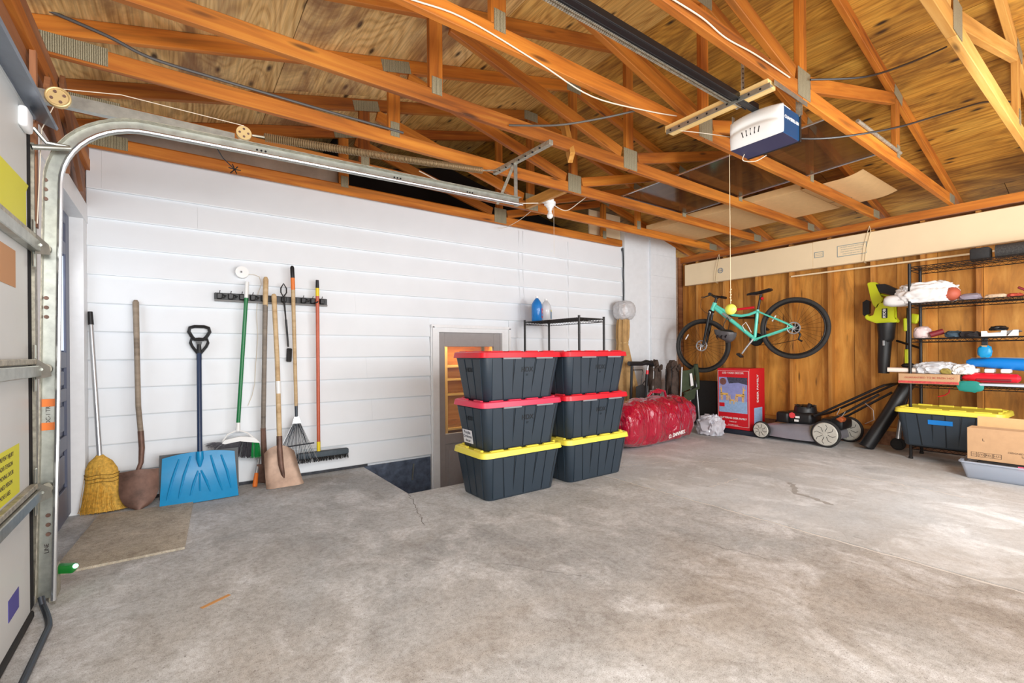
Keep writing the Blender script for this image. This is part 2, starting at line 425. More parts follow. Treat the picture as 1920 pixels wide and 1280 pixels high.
def text(name, s, size, W, mat, parent=None, ext=0.0008, align='CENTER', bold=0.0):
    cu = bpy.data.curves.new(name, 'FONT'); cu.body = s; cu.size = size; cu.extrude = ext; cu.align_x = align; cu.align_y = 'CENTER'; cu.offset = bold
    t = bpy.data.objects.new('tmp', cu); COL.objects.link(t)
    dg = bpy.context.evaluated_depsgraph_get()
    me = bpy.data.meshes.new_from_object(t.evaluated_get(dg)); bpy.data.objects.remove(t)
    me.materials.clear(); me.materials.append(mat)
    return place(name, me, parent, W)
def frame(o, x, y):
    """matrix with origin o, local x and y directions"""
    x = Vector(x).normalized(); y = Vector(y); y = (y - x * y.dot(x)).normalized(); z = x.cross(y); W = Matrix.Identity(4)
    for i in range(3): W[i][0] = x[i]; W[i][1] = y[i]; W[i][2] = z[i]; W[i][3] = o[i]
    return W
def crumple(c, d, seed=0, amp=0.18, f=2.2, sub=4, flat=True, ridge=True):
    m = MB(); q = bmesh.ops.create_icosphere(m.b, subdivisions=sub, radius=1.0)
    for v in m.b.verts:
        p = v.co.copy(); sd = Vector((seed * 7.3, seed * 3.1, seed))
        n1 = noise.noise(p * f + sd); n2 = noise.noise(p * f * 2.7 + sd)
        if ridge: n1 = 0.5 - abs(n1) * 2; n2 = 0.5 - abs(n2) * 2
        k = 1 + amp * n1 + amp * 0.5 * n2 + amp * 0.3 * (0.5 - abs(noise.noise(p * f * 6.0 + sd)) * 2)
        q2 = Vector([math.copysign(abs(a) ** 0.75, a) for a in p]) * k
        if flat and q2.z < -0.62: q2.z = -0.62 + (q2.z + 0.62) * 0.05
        v.co = Vector((q2.x * d[0] / 2, q2.y * d[1] / 2, q2.z * d[2] / 2))
    zmin = min(v.co.z for v in m.b.verts)
    for v in m.b.verts: v.co.z -= zmin; v.co += Vector(c)
    return m

# ================================================================ SETTING
YW = 4.35      # white wall face
XB = 6.45      # back wall sheathing face
# ---- floor: two slabs with a joint at x=2.97, stair pit at the white wall
fm = MB()
def slab(m, x0, x1, y0, y1, z1=0.0, z0=-0.12): m.bx(x0, x1, y0, y1, z0, z1)
slab(fm, -0.62, 1.41, 3.30, 4.40); slab(fm, -0.62, 2.962, -3.2, 3.30)
floor = struct('floor', fm, M['floor'])
f2 = MB(); slab(f2, 2.978, 3.12, -3.2, 3.30); slab(f2, 3.12, 6.6, -3.2, 4.6)
s2 = obj('slab', f2, M['floor2'], floor, smooth=0)
j = MB(); j.bx(2.962, 2.978, -3.2, 3.30, -0.12, -0.006); obj('joint_filler', j, plain('joint_filler', (208, 204, 198), 0.8, var=0.1, scale=40), floor, smooth=0)
# raised aggregate slab by the side door and the salt-bleached landing strip
m = MB(); m.prism([(-0.50, 3.10, 0.0), (0.03, 3.10, 0.0), (0.09, 4.02, 0.0), (-0.42, 4.06, 0.0)], (0, 0, 0.012))
tag(obj('paving_slab', m, M['slabmat'], smooth=0), 'speckled buff concrete slab lying flat in front of the blue-grey side door', 'slab')
# cracks as shallow dark strips
def strip(pts, wd, z=0.0006):
    m = MB(); L = [Vector((p[0], p[1], z)) for p in pts]
    prev = None
    for i, p in enumerate(L):
        a = L[max(0, i - 1)]; b = L[min(len(L) - 1, i + 1)]; d = (b - a).normalized(); nrm = Vector((-d.y, d.x, 0)) * wd * (0.5 + 0.5 * abs(math.sin(i * 2.3)))
        cur = (m.b.verts.new(p - nrm), m.b.verts.new(p + nrm))
        if prev: m.b.faces.new((prev[0], cur[0], cur[1], prev[1]))
        prev = cur
    return m
def jag(p0, p1, n, a, seed):
    random.seed(seed); P = []
    for i in range(n + 1):
        t = i / n; P.append((p0[0] + (p1[0] - p0[0]) * t + random.uniform(-a, a), p0[1] + (p1[1] - p0[1]) * t + random.uniform(-a, a)))
    return P
crackm = plain('crack_shadow', (96, 88, 80), 0.9); saltm = plain('salt_line', (216, 212, 206), 0.9)
obj('crack', strip(jag((1.41, 3.29), (1.22, 2.62), 26, 0.012, 3), 0.0022), crackm, floor, smooth=0)
obj('crack', strip(jag((1.55, 1.55), (1.30, 1.95), 14, 0.012, 5), 0.0012), crackm, floor, smooth=0)
obj('crack', strip(jag((2.45, 1.1), (2.30, 1.55), 14, 0.02, 6), 0.0015), crackm, floor, smooth=0)
for k, (a, b, wd) in enumerate([((3.0, 3.02), (3.9, 2.72), 0.006), ((3.9, 2.72), (4.25, 2.35), 0.006), ((3.35, 2.05), (3.75, 2.02), 0.005), ((4.3, 2.3), (4.5, 1.65), 0.006), ((4.6, 1.55), (4.55, 0.8), 0.008)]):
    obj('salt_line', strip(jag(a, b, 18, 0.022, 20 + k), wd), saltm, floor, smooth=0)
obj('salt_line', strip(jag((2.955, 2.9), (2.955, 0.2), 60, 0.008, 31), 0.008), saltm, floor, smooth=0)
obj('damp_stain', strip(jag((3.98, 1.72), (3.70, 1.56), 12, 0.02, 51) + jag((3.68, 1.50), (3.62, 1.30), 10, 0.015, 52), 0.022), plain('damp_stain', (158, 156, 152), 0.8, var=0.1), floor, smooth=0)
m = MB(); m.box((0.13, 2.36, 0.001), (0.12, 0.018, 0.0015), (0, 0, 0.5)); obj('paint_mark', m, plain('orange_scuff', (196, 142, 84), 0.8), floor, smooth=0)
# pit walls and steps
pit = MB()
pit.bx(1.35, 1.41, 3.30, 4.4, -1.3, -0.12).bx(1.35, 3.18, 3.24, 3.30, -1.3, -0.12).bx(3.12, 3.18, 3.30, 4.4, -1.3, -0.12).bx(1.35, 3.18, 3.24, 5.6, -1.36, -1.3)
pitw = struct('wall_pit', pit, M['pit'])
for k in range(4):
    m = MB(); m.bx(1.42 + 0.0, 1.42 + 0.24 * (4 - k) - 0.1, 3.31, 4.34, -0.98 + 0.19 * k - 0.19, -0.98 + 0.19 * k); obj('step', m, M['pit'], pitw, smooth=0)
m = MB(); m.bx(1.41, 2.10, 4.352, 4.42, -1.3, 0.0); obj('foundation_panel', m, M['pit'], pitw, smooth=0)
m = MB(); m.box((1.9, 4.335, -0.12), (0.012, 0.012, 0.16), (0, 0.1, 0)); obj('pipe_stub', m, M['galv'], pitw)

# ---- white siding wall
wl = MB()
wl.bx(-0.62, 2.12, 4.372, 4.46, 0.0, 2.54).bx(2.12, 3.09, 4.372, 4.46, 1.35, 2.54).bx(3.09, 5.06, 4.372, 4.46, -0.0, 2.54)
wall = struct('wall_left', wl, M['white'])
rows = [0.030 + 0.2 * k for k in range(12)]
random.seed(4)
seams = {11: [-0.42], 10: [0.14], 9: [2.9], 7: [1.35], 5: [], 4: [1.45], 3: [], 2: [1.5], 1: [0.75], 0: []}
for k, z in enumerate(rows):
    z = z + 0.008 * (k / 11.0) * 0; zt = z + 0.203 if k < 11 else 2.53
    xs = [-0.50] + seams.get(k, []) + [3.98, 5.03]
    xs = sorted(set(xs))
    segs = []
    for a, b in zip(xs, xs[1:]):
        if z < 1.34:
            if a < 2.105 < b: segs.append((a, 2.105)); a = 3.10
            elif 2.105 <= a < 3.10: a = 3.10
            if b <= a: continue
        segs.append((a, b))
    for a, b in segs:
        if b - a < 0.02: continue
        m = MB(); e = 0.0003
        # clapboard: thick lower edge, thin top tucked under the next one
        prof = [(4.372, z - 0.004), (4.3425, z - 0.004), (4.340, z + 0.003), (4.366, zt), (4.372, zt)]
        m.prism([(a + e, y, zz) for y, zz in prof], (b - a - 2 * e, 0, 0))
        obj('siding_board', m, M['white'], wall, smooth=0)
m = MB(); m.bx(-0.5, 1.45, 4.345, 4.372, 0.0, 0.026); obj('base_strip', m, M['found'], wall, smooth=0)
m = MB(); m.bx(-0.5, 1.40, 4.352, 4.42, -0.11, 0.03)
obj('foundation', m, M['found'], wall, smooth=0)
# small cable runs and holes up the wall beside the basement door
m = MB()
for x in (3.25, 3.31): m.tube([(x + 0.01 * math.sin(z * 5), 4.345, z) for z in [1.35, 1.6, 1.9, 2.2, 2.48]], 0.0025, 6)
m.tube([(4.02, 4.344, z) for z in (1.0, 1.6, 2.2, 2.45)], 0.003, 6)
obj('painted_cable', m, M['white'], wall)

# painted block chimney column at the corner
cm = MB(); cm.bx(5.065, 5.60, 4.33, 4.6, 0, 2.82)
col = struct('pillar_block', cm, M['white2'])
for k in range(9):
    z0 = 0.31 * k; m = MB()
    a = 5.60
    m.bx(a + 0.001, 6.20, 4.30, 4.6, z0 + 0.0004, min(z0 + 0.3096, 2.72), 0.0015); obj('block', m, M['white2'], col, smooth=0)
m = MB(); m.bx(6.20, 6.245, 4.305, 4.6, 0, 2.5); obj('rough_edge', m, plain('crumbling_edge', (166, 140, 118), 0.9, var=0.35, scale=40, bump=0.6), col, smooth=0)
m = MB(); m.tube([(5.047 + 0.004 * math.sin(z * 17), 4.34, z) for z in [1.7 + 0.05 * i for i in range(17)]], 0.007, 6); obj('open_joint', m, M['darkgap'], col)

# ---- back wall: sheathing boards, studs, plates, block footing
bw = MB(); bw.bx(XB + 0.02, XB + 0.06, -3.2, 4.6, 0, 2.5)
back = struct('wall_back', bw, M['dkwood'])
random.seed(11)
y = -0.2; k = 0
while y < 4.58:
    wd = random.choice([0.30, 0.34, 0.28, 0.40]); y1 = min(y + wd, 4.58)
    board('sheathing_board', (XB + 0.01 + 0.004 * (k % 2), (y + y1) / 2, 0.16), (XB + 0.01 + 0.004 * (k % 2), (y + y1) / 2, 2.5), y1 - y - 0.004, 0.018, M['wallwood'], back, ref=(1, 0, 0))
    y = y1; k += 1
for ys in [0.17, 0.60, 1.02, 1.44, 1.875, 2.30, 2.735, 3.165, 3.62, 4.05, 4.27]:
    board('wall_stud', (XB - 0.045, ys, 0.16), (XB - 0.045, ys, 2.41), 0.038, 0.088, M['stud'], back, ref=(1, 0, 0))
board('top_plate', (6.38, -3.2, 2.455), (6.38, 4.5, 2.455), 0.13, 0.086, M['truss'], back)
board('top_plate', (6.37, -3.2, 2.42), (6.37, 4.5, 2.42), 0.10, 0.03, M['dkwood'], back)
board('sill_plate', (6.40, -3.2, 0.18), (6.40, 4.5, 0.18), 0.09, 0.04, M['stud'], back)
m = MB(); m.bx(6.36, 6.5, -3.2, 4.6, 0.0, 0.16); obj('block_footing', m, M['brick'], back, smooth=0)
m = MB(); m.bx(6.27, 6.44, 4.30, 4.6, 0.0, 2.5); obj('corner_stud', m, M['dkwood'], back, smooth=0)

# ---- door wall (x=-0.5)
XD = -0.5
dw = MB()
dw.bx(-0.60, -0.50, 4.20, 4.37, 0, 1.98)
dwall = struct('wall_right', dw, M['trim'])
m = MB(); m.bx(-0.60, -0.495, 2.95, 4.37, 1.975, 2.10); obj('head_trim', m, M['trim'], dwall, smooth=0)
board('header_board', (-0.535, -3.2, 2.20), (-0.535, 4.37, 2.20), 0.06, 0.30, M['dkwood'], dwall)
board('header_board', (-0.52, -3.2, 2.385), (-0.52, 4.37, 2.385), 0.08, 0.075, M['truss'], dwall)
board('top_plate', (-0.53, -3.2, 2.46), (-0.53, 4.37, 2.46), 0.09, 0.075, M['dkwood'], dwall)
m = MB(); m.bx(-0.60, -0.505, 2.78, 3.12, 0, 2.05); obj('jamb_panel', m, M['trim'], dwall, smooth=0)
m = MB(); m.bx(-0.60, -0.50, -3.2, -2.2, 0, 2.05); obj('wall_panel', m, M['trim'], dwall, smooth=0)
m = MB(); m.bx(-0.505, -0.495, 2.69, 2.775, 0, 2.12); obj('stop_moulding', m, M['doorframe'], dwall, smooth=0)
board('edge_board', (-0.485, 2.79, 1.6), (-0.485, 2.79, 2.35), 0.03, 0.02, M['dkwood'], dwall, ref=(1, 0, 0))
for a, b in [((-0.47, 2.95, 2.30), (-0.47, 3.45, 2.07)), ((-0.47, 3.3, 2.48), (-0.47, 3.9, 2.10))]:
    board('diagonal_brace', a, b, 0.02, 0.07, M['dkwood'], dwall)

# side door
d2 = MB(); d2.bx(-0.60, -0.588, 3.12, 4.20, 0.02, 1.975)
door2 = struct('door_2', d2, M['sidedoor'])
def dbox(nm, y0, y1, z0, z1, x, mt, p, th=0.012, bev=0.004): 
    m = MB(); m.bx(x, x + th, y0, y1, z0, z1, bev); return obj(nm, m, mt, p, smooth=0)
for y0, y1, z0, z1 in [(3.30, 3.42, 0.02, 1.975), (4.08, 4.20, 0.02, 1.975), (3.42, 4.08, 0.02, 0.22), (3.42, 4.08, 0.46, 0.55), (3.42, 4.08, 0.77, 0.85), (3.42, 4.08, 0.98, 1.08), (3.42, 4.08, 1.70, 1.78), (3.42, 4.08, 1.90, 1.975)]:
    dbox('door_rail', y0, y1, z0, z1, -0.588, M['sidedoor'], door2, 0.018)
for z0, z1 in [(0.25, 0.43), (0.58, 0.74), (0.87, 0.96), (1.80, 1.88)]:
    dbox('raised_panel', 3.46, 4.04, z0, z1, -0.588, M['sidedoor'], door2, 0.012, 0.005)
dbox('glass_pane', 3.42, 4.08, 1.09, 1.69, -0.588, M['winglow'], door2, 0.006, 0)
for yy in (3.64, 3.86): dbox('muntin', yy - 0.008, yy + 0.008, 1.08, 1.70, -0.582, M['trim'], door2, 0.01)

# garage door
g = MB(); g.bx(-0.545, -0.535, -2.2, 2.68, 0.03, 2.12)
gd = struct('door_1', g, M['doorframe'])
zs = [0.03, 0.50, 1.0, 1.505, 2.10]
for a, b in zip(zs, zs[1:]):
    m = MB(); m.bx(-0.535, -0.478, -2.2, 2.63, a + 0.004, b - 0.004, 0.004); p = obj('door_section', m, M['doorpanel'], gd, smooth=0)
    m = MB(); m.bx(-0.50, -0.477, 2.632, 2.68, a + 0.01, b - 0.01); obj('gap_strip', m, M['darkgap'], p, smooth=0)  # dark strip in the gap beside each section
for z in (0.50, 1.0, 1.505):
    m = MB(); m.bx(-0.478, -0.445, -2.2, 2.67, z - 0.028, z + 0.016, 0.003); st = obj('strut', m, M['galv'], gd, smooth=0)
    m = MB(); m.bx(-0.478, -0.455, -2.2, 2.64, z + 0.020, z + 0.042, 0.003); obj('section_lip', m, M['galvdull'], gd, smooth=0)
    m = MB(); m.bx(-0.468, -0.462, 2.64, 2.675, z - 0.09, z + 0.10, 0.003)
    m.prism([(-0.462, 2.64, z - 0.04), (-0.425, 2.695, z - 0.03), (-0.43, 2.69, z + 0.01), (-0.462, 2.64, z + 0.045)], (0.004, -0.004, 0))
    m.cyl((-0.445, 2.65, z), (-0.445, 2.74, z), 0.006)
    h = obj('roller_hinge', m, M['galv'], gd, smooth=30)
    m = MB(); m.cyl((-0.445, 2.725, z), (-0.445, 2.745, z), 0.020, n=18); obj('roller', m, M['galvdull'], h)
m = MB(); m.prism([(-0.478, 0, 2.035), (-0.40, 0, 2.02), (-0.395, 0, 2.026), (-0.40, 0, 2.105), (-0.478, 0, 2.10)], (0, 0.001, 0))
m = MB(); m.prism([(-0.478, -2.2, 2.04), (-0.405, -2.2, 2.01), (-0.400, -2.2, 2.02), (-0.470, -2.2, 2.10)], (0, 4.93, 0)); obj('top_strut', m, M['strut'], gd, smooth=0)
m = MB(); m.bx(-0.482, -0.472, -2.2, 2.73, 2.03, 2.046); obj('strut_lip', m, M['brightmetal'], gd, smooth=0)
m = MB(); m.bx(-0.52, -0.47, -2.2, 2.655, 0.0, 0.035, 0.01, 2); obj('bottom_seal', m, M['rubber'], gd)
m = MB(); m.tube([(-0.405, y, 0.012) for y in (-2.2, 0, 1.6, 2.2, 2.4, 2.5)] + [(-0.415, 2.56, 0.012), (-0.43, 2.62, 0.016), (-0.45, 2.68, 0.03), (-0.46, 2.70, 0.06)], 0.011, 10); obj('weather_strip', m, M['metaldark'], gd)
def label_on_door(nm, y0, y1, z0, z1, mt, lab=None):
    m = MB(); m.bx(-0.4778, -0.4765, y0, y1, z0, z1); return obj(nm, m, mt, gd, smooth=0, label=lab)
m = MB(); m.prism([(-0.4775, 1.9, 1.72), (-0.4775, 2.64, 1.735), (-0.4775, 2.60, 1.70), (-0.4775, 2.60, 1.55), (-0.4775, 1.9, 1.56)], (0.002, 0, 0)); obj('sticker', m, M['ylabel'], gd, smooth=0, label='torn yellow warning sticker')
label_on_door('sticker', 2.0, 2.48, 0.55, 0.73, M['ylabel'], 'yellow warning sticker with fine print')
label_on_door('sticker', 2.15, 2.45, 1.305, 1.44, M['ylabel_tan'], 'torn kraft paper patch')
label_on_door('sticker', 2.33, 2.46, 0.13, 0.205, M['violet'], 'small violet label')
t_lines = ['WARNING  TO PREVENT INJURY', 'SPRINGS ARE UNDER TENSION', 'KEEP CLEAR OF MOVING DOOR', 'ADJUST BY TRAINED PERSON', 'DO NOT REMOVE LABEL']
for i, s_ in enumerate(t_lines):
    text('fine_print', s_, 0.022, frame((-0.4763, 2.24, 0.705 - i * 0.032), (0, 1, 0), (0, 0, 1)), M['ink'], gd, 0.0003)
m = MB(); 
m = MB(); m.bx(-0.480, -0.452, 2.50, 2.60, 1.925, 2.005, 0.012, 3); obj('door_sensor', m, M['trim'], gd)

# vertical track, curve and horizontal track
tr = thing('door_track', 'galvanised steel garage door track rising, curving and running level under the rafters', 'door track', (-0.44, 2.74, 0))
def trackpath(off):
    P = [(-0.425 - off, 0.03), (-0.41 - off, 0.7), (-0.398 - off, 1.5), (-0.393 - off, 1.78)]
    for i in range(1, 13):
        a = PI - i / 12 * PI / 2; P.append((-0.093 + (0.30 + off) * math.cos(a), 1.78 + (0.30 + off) * math.sin(a)))
    P.append((2.06, 2.135 + off))
    return P
def band(pathA, pathB, y0, y1, th=0.003):
    m = MB(); n = len(pathA); A = []
    for (xa, za), (xb, zb) in zip(pathA, pathB):
        A.append([(xa, y0, za), (xb, y1, zb), (xb + 0.0001, y1 + th, zb + th), (xa + 0.0001, y0 + th, za + th)])
    m.loft(A); return m
p_in = trackpath(0.0); p_out = trackpath(0.055)
obj('track_web', band(p_out, p_in, 2.755, 2.755), M['galv'], tr)
m = MB(); m.tube([(x, 2.712, z) for x, z in p_in], 0.009, 8); obj('inner_lip', m, M['brightmetal'], tr)
m = MB(); m.loft([[(x - 0.002, 2.712, z - 0.0), (x - 0.002, 2.755, z), (x + 0.002, 2.755, z + 0.002), (x + 0.002, 2.712, z + 0.002)] for x, z in p_in]); obj('inner_flange', m, M['galv'], tr)
m = MB(); m.loft([[(x - 0.002, 2.72, z), (x - 0.002, 2.755, z), (x + 0.002, 2.755, z + 0.002), (x + 0.002, 2.72, z + 0.002)] for x, z in p_out]); obj('outer_flange', m, M['galvdull'], tr)
m = MB(); m.bx(-0.495, -0.48, 2.757, 2.80, 0.05, 1.95); obj('mounting_angle', m, M['galvdull'], tr, smooth=0)
for z in (0.30, 0.34, 0.38, 1.22, 1.26, 1.30, 1.72, 1.76, 1.80):
    m = MB(); m.cyl((-0.445, 2.748, z), (-0.445, 2.757, z), 0.008, n=10); obj('bolt', m, M['rustblade'], tr)
for x in (0.35, 0.37, 0.39, 1.10, 1.12, 1.14, 1.62, 1.64, 1.66):
    m = MB(); m.cyl((x, 2.751, 2.118 + x * 0.022), (x, 2.757, 2.118 + x * 0.022), 0.005, n=8); obj('bolt_hole', m, M['darkgap'], tr)
for z in (0.86, 0.76):
    m = MB(); m.bx(-0.462, -0.422, 2.750, 2.7545, z - 0.02, z + 0.012); obj('tape_label', m, M['orange'], tr, smooth=0)
text('stamped_letters', 'DC-1 TRA', 0.02, frame((-0.442, 2.752, 0.81), (0, 0, 1), (-1, 0, 0)), M['ink'], tr, 0.0003)
text('stamped_letters', 'LINE', 0.02, frame((-0.45, 2.752, 0.24), (0, 0, 1), (-1, 0, 0)), M['ink'], tr, 0.0003)
m = MB(); m.bx(-0.47, 0.25, 2.765, 2.771, 2.14, 2.19); m.bx(-0.47, 0.25, 2.765, 2.80, 2.136, 2.142); obj('flag_angle', m, M['galv'], tr, smooth=0)
m = MB(); m.cyl((-0.47, 2.66, 1.90), (-0.36, 2.70, 1.935), 0.011); m.tube([(-0.465, 2.66, 1.98), (-0.43, 2.68, 1.935), (-0.36, 2.70, 1.94)], 0.008); obj('top_roller_bracket', m, M['galv'], tr)
# hanger at the inner end
m = MB(); m.box((2.04, 2.70, 2.463), (0.035, 0.66, 0.035), (0, 0, 0.03), 0.004); hg = obj('hanger_angle', m, M['galvdull'], tr, smooth=0)
m = MB(); m.bx(2.02, 2.05, 2.757, 2.762, 2.13, 2.47); obj('hanger_strap', m, M['galv'], tr, smooth=0)
m = MB(); m.box((2.04, 2.90, 2.33), (0.025, 0.004, 0.32), (0.75, 0, 0)); obj('hanger_brace', m, M['galvdull'], tr, smooth=0)
for k in range(7):
    m = MB(); m.cyl((2.02, 2.46 + k * 0.08, 2.452), (2.02, 2.46 + k * 0.08, 2.4445), 0.007, n=8); obj('slot', m, M['darkgap'], tr)

sp = thing('extension_spring', 'long coiled extension spring stretched above the level door track', 'spring', (0.36, 2.86, 2.25))
P = []
N = 150
for i in range(N * 10 + 1):
    t = i / (N * 10); a = 2 * PI * N * t; b = Vector((0.40 + 1.44 * t, 2.86 + 0.05 * t, 2.245 + 0.155 * t - 0.004 * math.sin(PI * t)))
    P.append(b + Vector((0, math.cos(a) * 0.021, math.sin(a) * 0.021)))
m = MB(); m.tube(P, 0.0032, 4); obj('coil', m, M['spring'], sp)
m = MB(); m.tube([(0.40, 2.86, 2.245), (0.34, 2.86, 2.24)], 0.006); m.tube([(1.84, 2.91, 2.40), (2.0, 2.95, 2.45)], 0.006); obj('hooks', m, M['galvdull'], sp, kind='stuff')
m = MB(); m.cyl((0.30, 2.84, 2.235), (0.30, 2.862, 2.235), 0.036, n=24); pw = obj('pulley_wheel', m, M['pulley'], sp)
for k in range(4):
    a = k * PI / 2; m = MB(); m.cyl((0.30 + 0.02 * math.cos(a), 2.838, 2.235 + 0.02 * math.sin(a)), (0.30 + 0.02 * math.cos(a), 2.8415, 2.235 + 0.02 * math.sin(a)), 0.006, n=8); obj('hole', m, M['rustblade'], pw)
pu = thing('cable_pulley', 'round brass-coloured pulley wheel at the top corner of the garage door', 'pulley', (-0.40, 2.78, 2.17))
m = MB(); m.cyl((-0.405, 2.755, 2.165), (-0.405, 2.775, 2.165), 0.042, n=28); m.torus((-0.405, 2.755, 2.165), 0.038, 0.005, (0, 1, 0)); q_ = obj('wheel', m, M['pulley'], pu)
for k in range(4):
    a = k * PI / 2 + 0.4; m = MB(); m.cyl((-0.405 + 0.022 * math.cos(a), 2.750, 2.165 + 0.022 * math.sin(a)), (-0.405 + 0.022 * math.cos(a), 2.757, 2.165 + 0.022 * math.sin(a)), 0.006, n=8); obj('hole', m, M['rustblade'], q_)
m = MB(); m.tube([(-0.405, 2.77, 2.207), (-0.2, 2.80, 2.26), (0.30, 2.84, 2.272)], 0.002, 5); obj('cable', m, M['wire'], pu)
m = MB(); m.tube([(-0.42, 2.76, 2.12), (-0.45, 2.72, 2.0), (-0.462, 2.70, 1.6)], 0.002, 5); obj('lift_cable', m, M['wire'], pu)

# basement door in the white wall
d3 = MB()
d3.bx(2.107, 2.20, 4.335, 4.40, -1.3, 1.345).bx(2.99, 3.10, 4.335, 4.40, -1.3, 1.345).bx(2.20, 2.99, 4.335, 4.40, 1.275, 1.345)
door3 = struct('door_3', d3, M['trim'])
m = MB(); m.bx(2.12, 2.14, 4.318, 4.335, -1.3, 1.33); m.bx(2.107, 3.10, 4.318, 4.335, 1.32, 1.35); m.bx(3.075, 3.10, 4.318, 4.335, -1.3, 1.33); obj('casing', m, M['trim'], door3, smooth=0)
for x0, x1, z0, z1 in [(2.20, 2.285, -1.28, 1.275), (2.90, 2.99, -1.28, 1.275), (2.285, 2.90, 1.125, 1.275), (2.285, 2.90, 0.10, 0.205), (2.285, 2.90, -1.28, -1.1)]:
    m = MB(); m.bx(x0, x1, 4.375, 4.415, z0, z1, 0.002); obj('door_rail', m, M['bdoor'], door3, smooth=0)
m = MB(); m.bx(2.285, 2.90, 4.39, 4.41, -1.1, 0.10); obj('lower_panel', m, M['bdoor'], door3, smooth=0)
m = MB()
for x0, x1 in ((2.33, 2.57), (2.63, 2.87)): m.bx(x0, x1, 4.378, 4.392, -1.0, 0.03, 0.006)
obj('raised_panel', m, M['bdoor'], door3, smooth=0)
m = MB(); m.bx(2.285, 2.90, 4.398, 4.402, 0.205, 1.125); obj('glass_pane', m, glassy('door_glass', (230, 235, 240), 0.06, 0.05), door3, smooth=0)
m = MB(); m.bx(2.1, 3.1, 5.5, 5.56, -1.3, 1.4).bx(2.04, 2.10, 4.46, 5.56, -1.3, 1.4).bx(3.10, 3.16, 4.46, 5.56, -1.3, 1.4).bx(2.04, 3.16, 4.46, 5.56, 1.4, 1.46)
struct('wall_basement', m, plain('basement_paint', (200, 190, 170), 0.8))
cb = thing('basement_cabinet', 'orange wooden shelf cabinet seen through the basement door glass', 'cabinet', (2.6, 4.7, -1.3))
board('side_panel', (2.345, 4.55, -1.3), (2.345, 4.55, 1.3), 0.03, 0.11, M['cabframe'], cb, ref=(1, 0, 0))
board('side_panel', (3.00, 4.60, -1.3), (3.00, 4.60, 1.3), 0.2, 0.03, M['cabinet'], cb, ref=(1, 0, 0))
m = MB(); m.bx(2.40, 3.0, 4.80, 4.82, -1.3, 1.3); obj('back_panel', m, M['cabinet'], cb, smooth=0)
for z in (0.22, 0.60, 0.765, 0.91, 1.2):
    board('shelf', (2.40, 4.67, z), (3.0, 4.67, z), 0.25, 0.022, M['cabframe'], cb)

# ---- roof: sheathing sheets on both slopes
SL = 0.243
def ztop(x):  # underside of the sheathing
    d = (x + 0.5) if x <= 2.95 else (6.4 - x)
    return 2.682 + SL * max(d, -0.6)
rf = MB()
for xa, xb in ((-1.1, 2.95), (2.95, 7.0)):
    rf.prism([(xa, -3.2, ztop(xa) + 0.03), (xb, -3.2, ztop(xb) + 0.03), (xb, -3.2, ztop(xb) + 0.05), (xa, -3.2, ztop(xa) + 0.05)], (0, 8.8, 0))
ceil = struct('ceiling', rf, M['dkwood'])
cosr = math.cos(math.atan(SL))
def sheet(xa, xb, y0, y1, mt):
    n = -1 if xa < 2.9 else 1
    za, zb = ztop(xa), ztop(xb)
    c = Vector(((xa + xb) / 2, (y0 + y1) / 2, (za + zb) / 2 + 0.007))
    W = frame(c, (0, 1, 0), Vector((xb - xa, 0, zb - za)))
    L = Vector((xb - xa, 0, zb - za)).length
    m = MB(); m.box((0, 0, 0), (y1 - y0 - 0.005, L - 0.005, 0.013)); obj('plywood_sheet', m, mt, ceil, local=True, smooth=0, mw=W)
W4 = 1.22 * cosr
for side in (0, 1):
    for i in range(4):
        off = [0.0, 1.22, 0.4, 1.6][i]
        if side == 0: xb = 2.95 - i * W4; xa = xb - W4
        else: xa = 2.95 + i * W4; xb = xa + W4
        xa = max(xa, -1.08); xb = min(xb, 6.98)
        if xb - xa < 0.05: continue
        yy = 5.55
        ys = [5.55]
        y = 4.9 - off
        while y > -3.2: ys.append(y); y -= 2.44
        ys.append(-3.2)
        for a, b in zip(ys, ys[1:]):
            mt = M['ply_r'] if side else (M['ply_l'] if i >= 1 else M['ply'])
            sheet(xa, xb, b, a, mt)
# gable end behind the first truss: dark attic with pale panels
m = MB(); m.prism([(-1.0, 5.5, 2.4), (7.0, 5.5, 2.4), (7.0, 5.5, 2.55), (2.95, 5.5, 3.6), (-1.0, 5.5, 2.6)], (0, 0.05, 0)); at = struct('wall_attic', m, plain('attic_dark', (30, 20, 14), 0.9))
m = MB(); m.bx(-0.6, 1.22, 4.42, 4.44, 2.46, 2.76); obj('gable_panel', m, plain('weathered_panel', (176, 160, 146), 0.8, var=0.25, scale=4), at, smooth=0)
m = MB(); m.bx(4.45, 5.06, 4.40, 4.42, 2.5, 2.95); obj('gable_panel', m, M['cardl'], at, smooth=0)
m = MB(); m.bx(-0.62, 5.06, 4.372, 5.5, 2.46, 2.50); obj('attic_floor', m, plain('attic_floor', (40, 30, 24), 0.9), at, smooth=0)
m = MB(); m.bx(1.22, 1.30, 4.44, 5.5, 2.5, 3.2); obj('attic_side', m, plain('attic_dark_side', (34, 24, 18), 0.9), at, smooth=0)

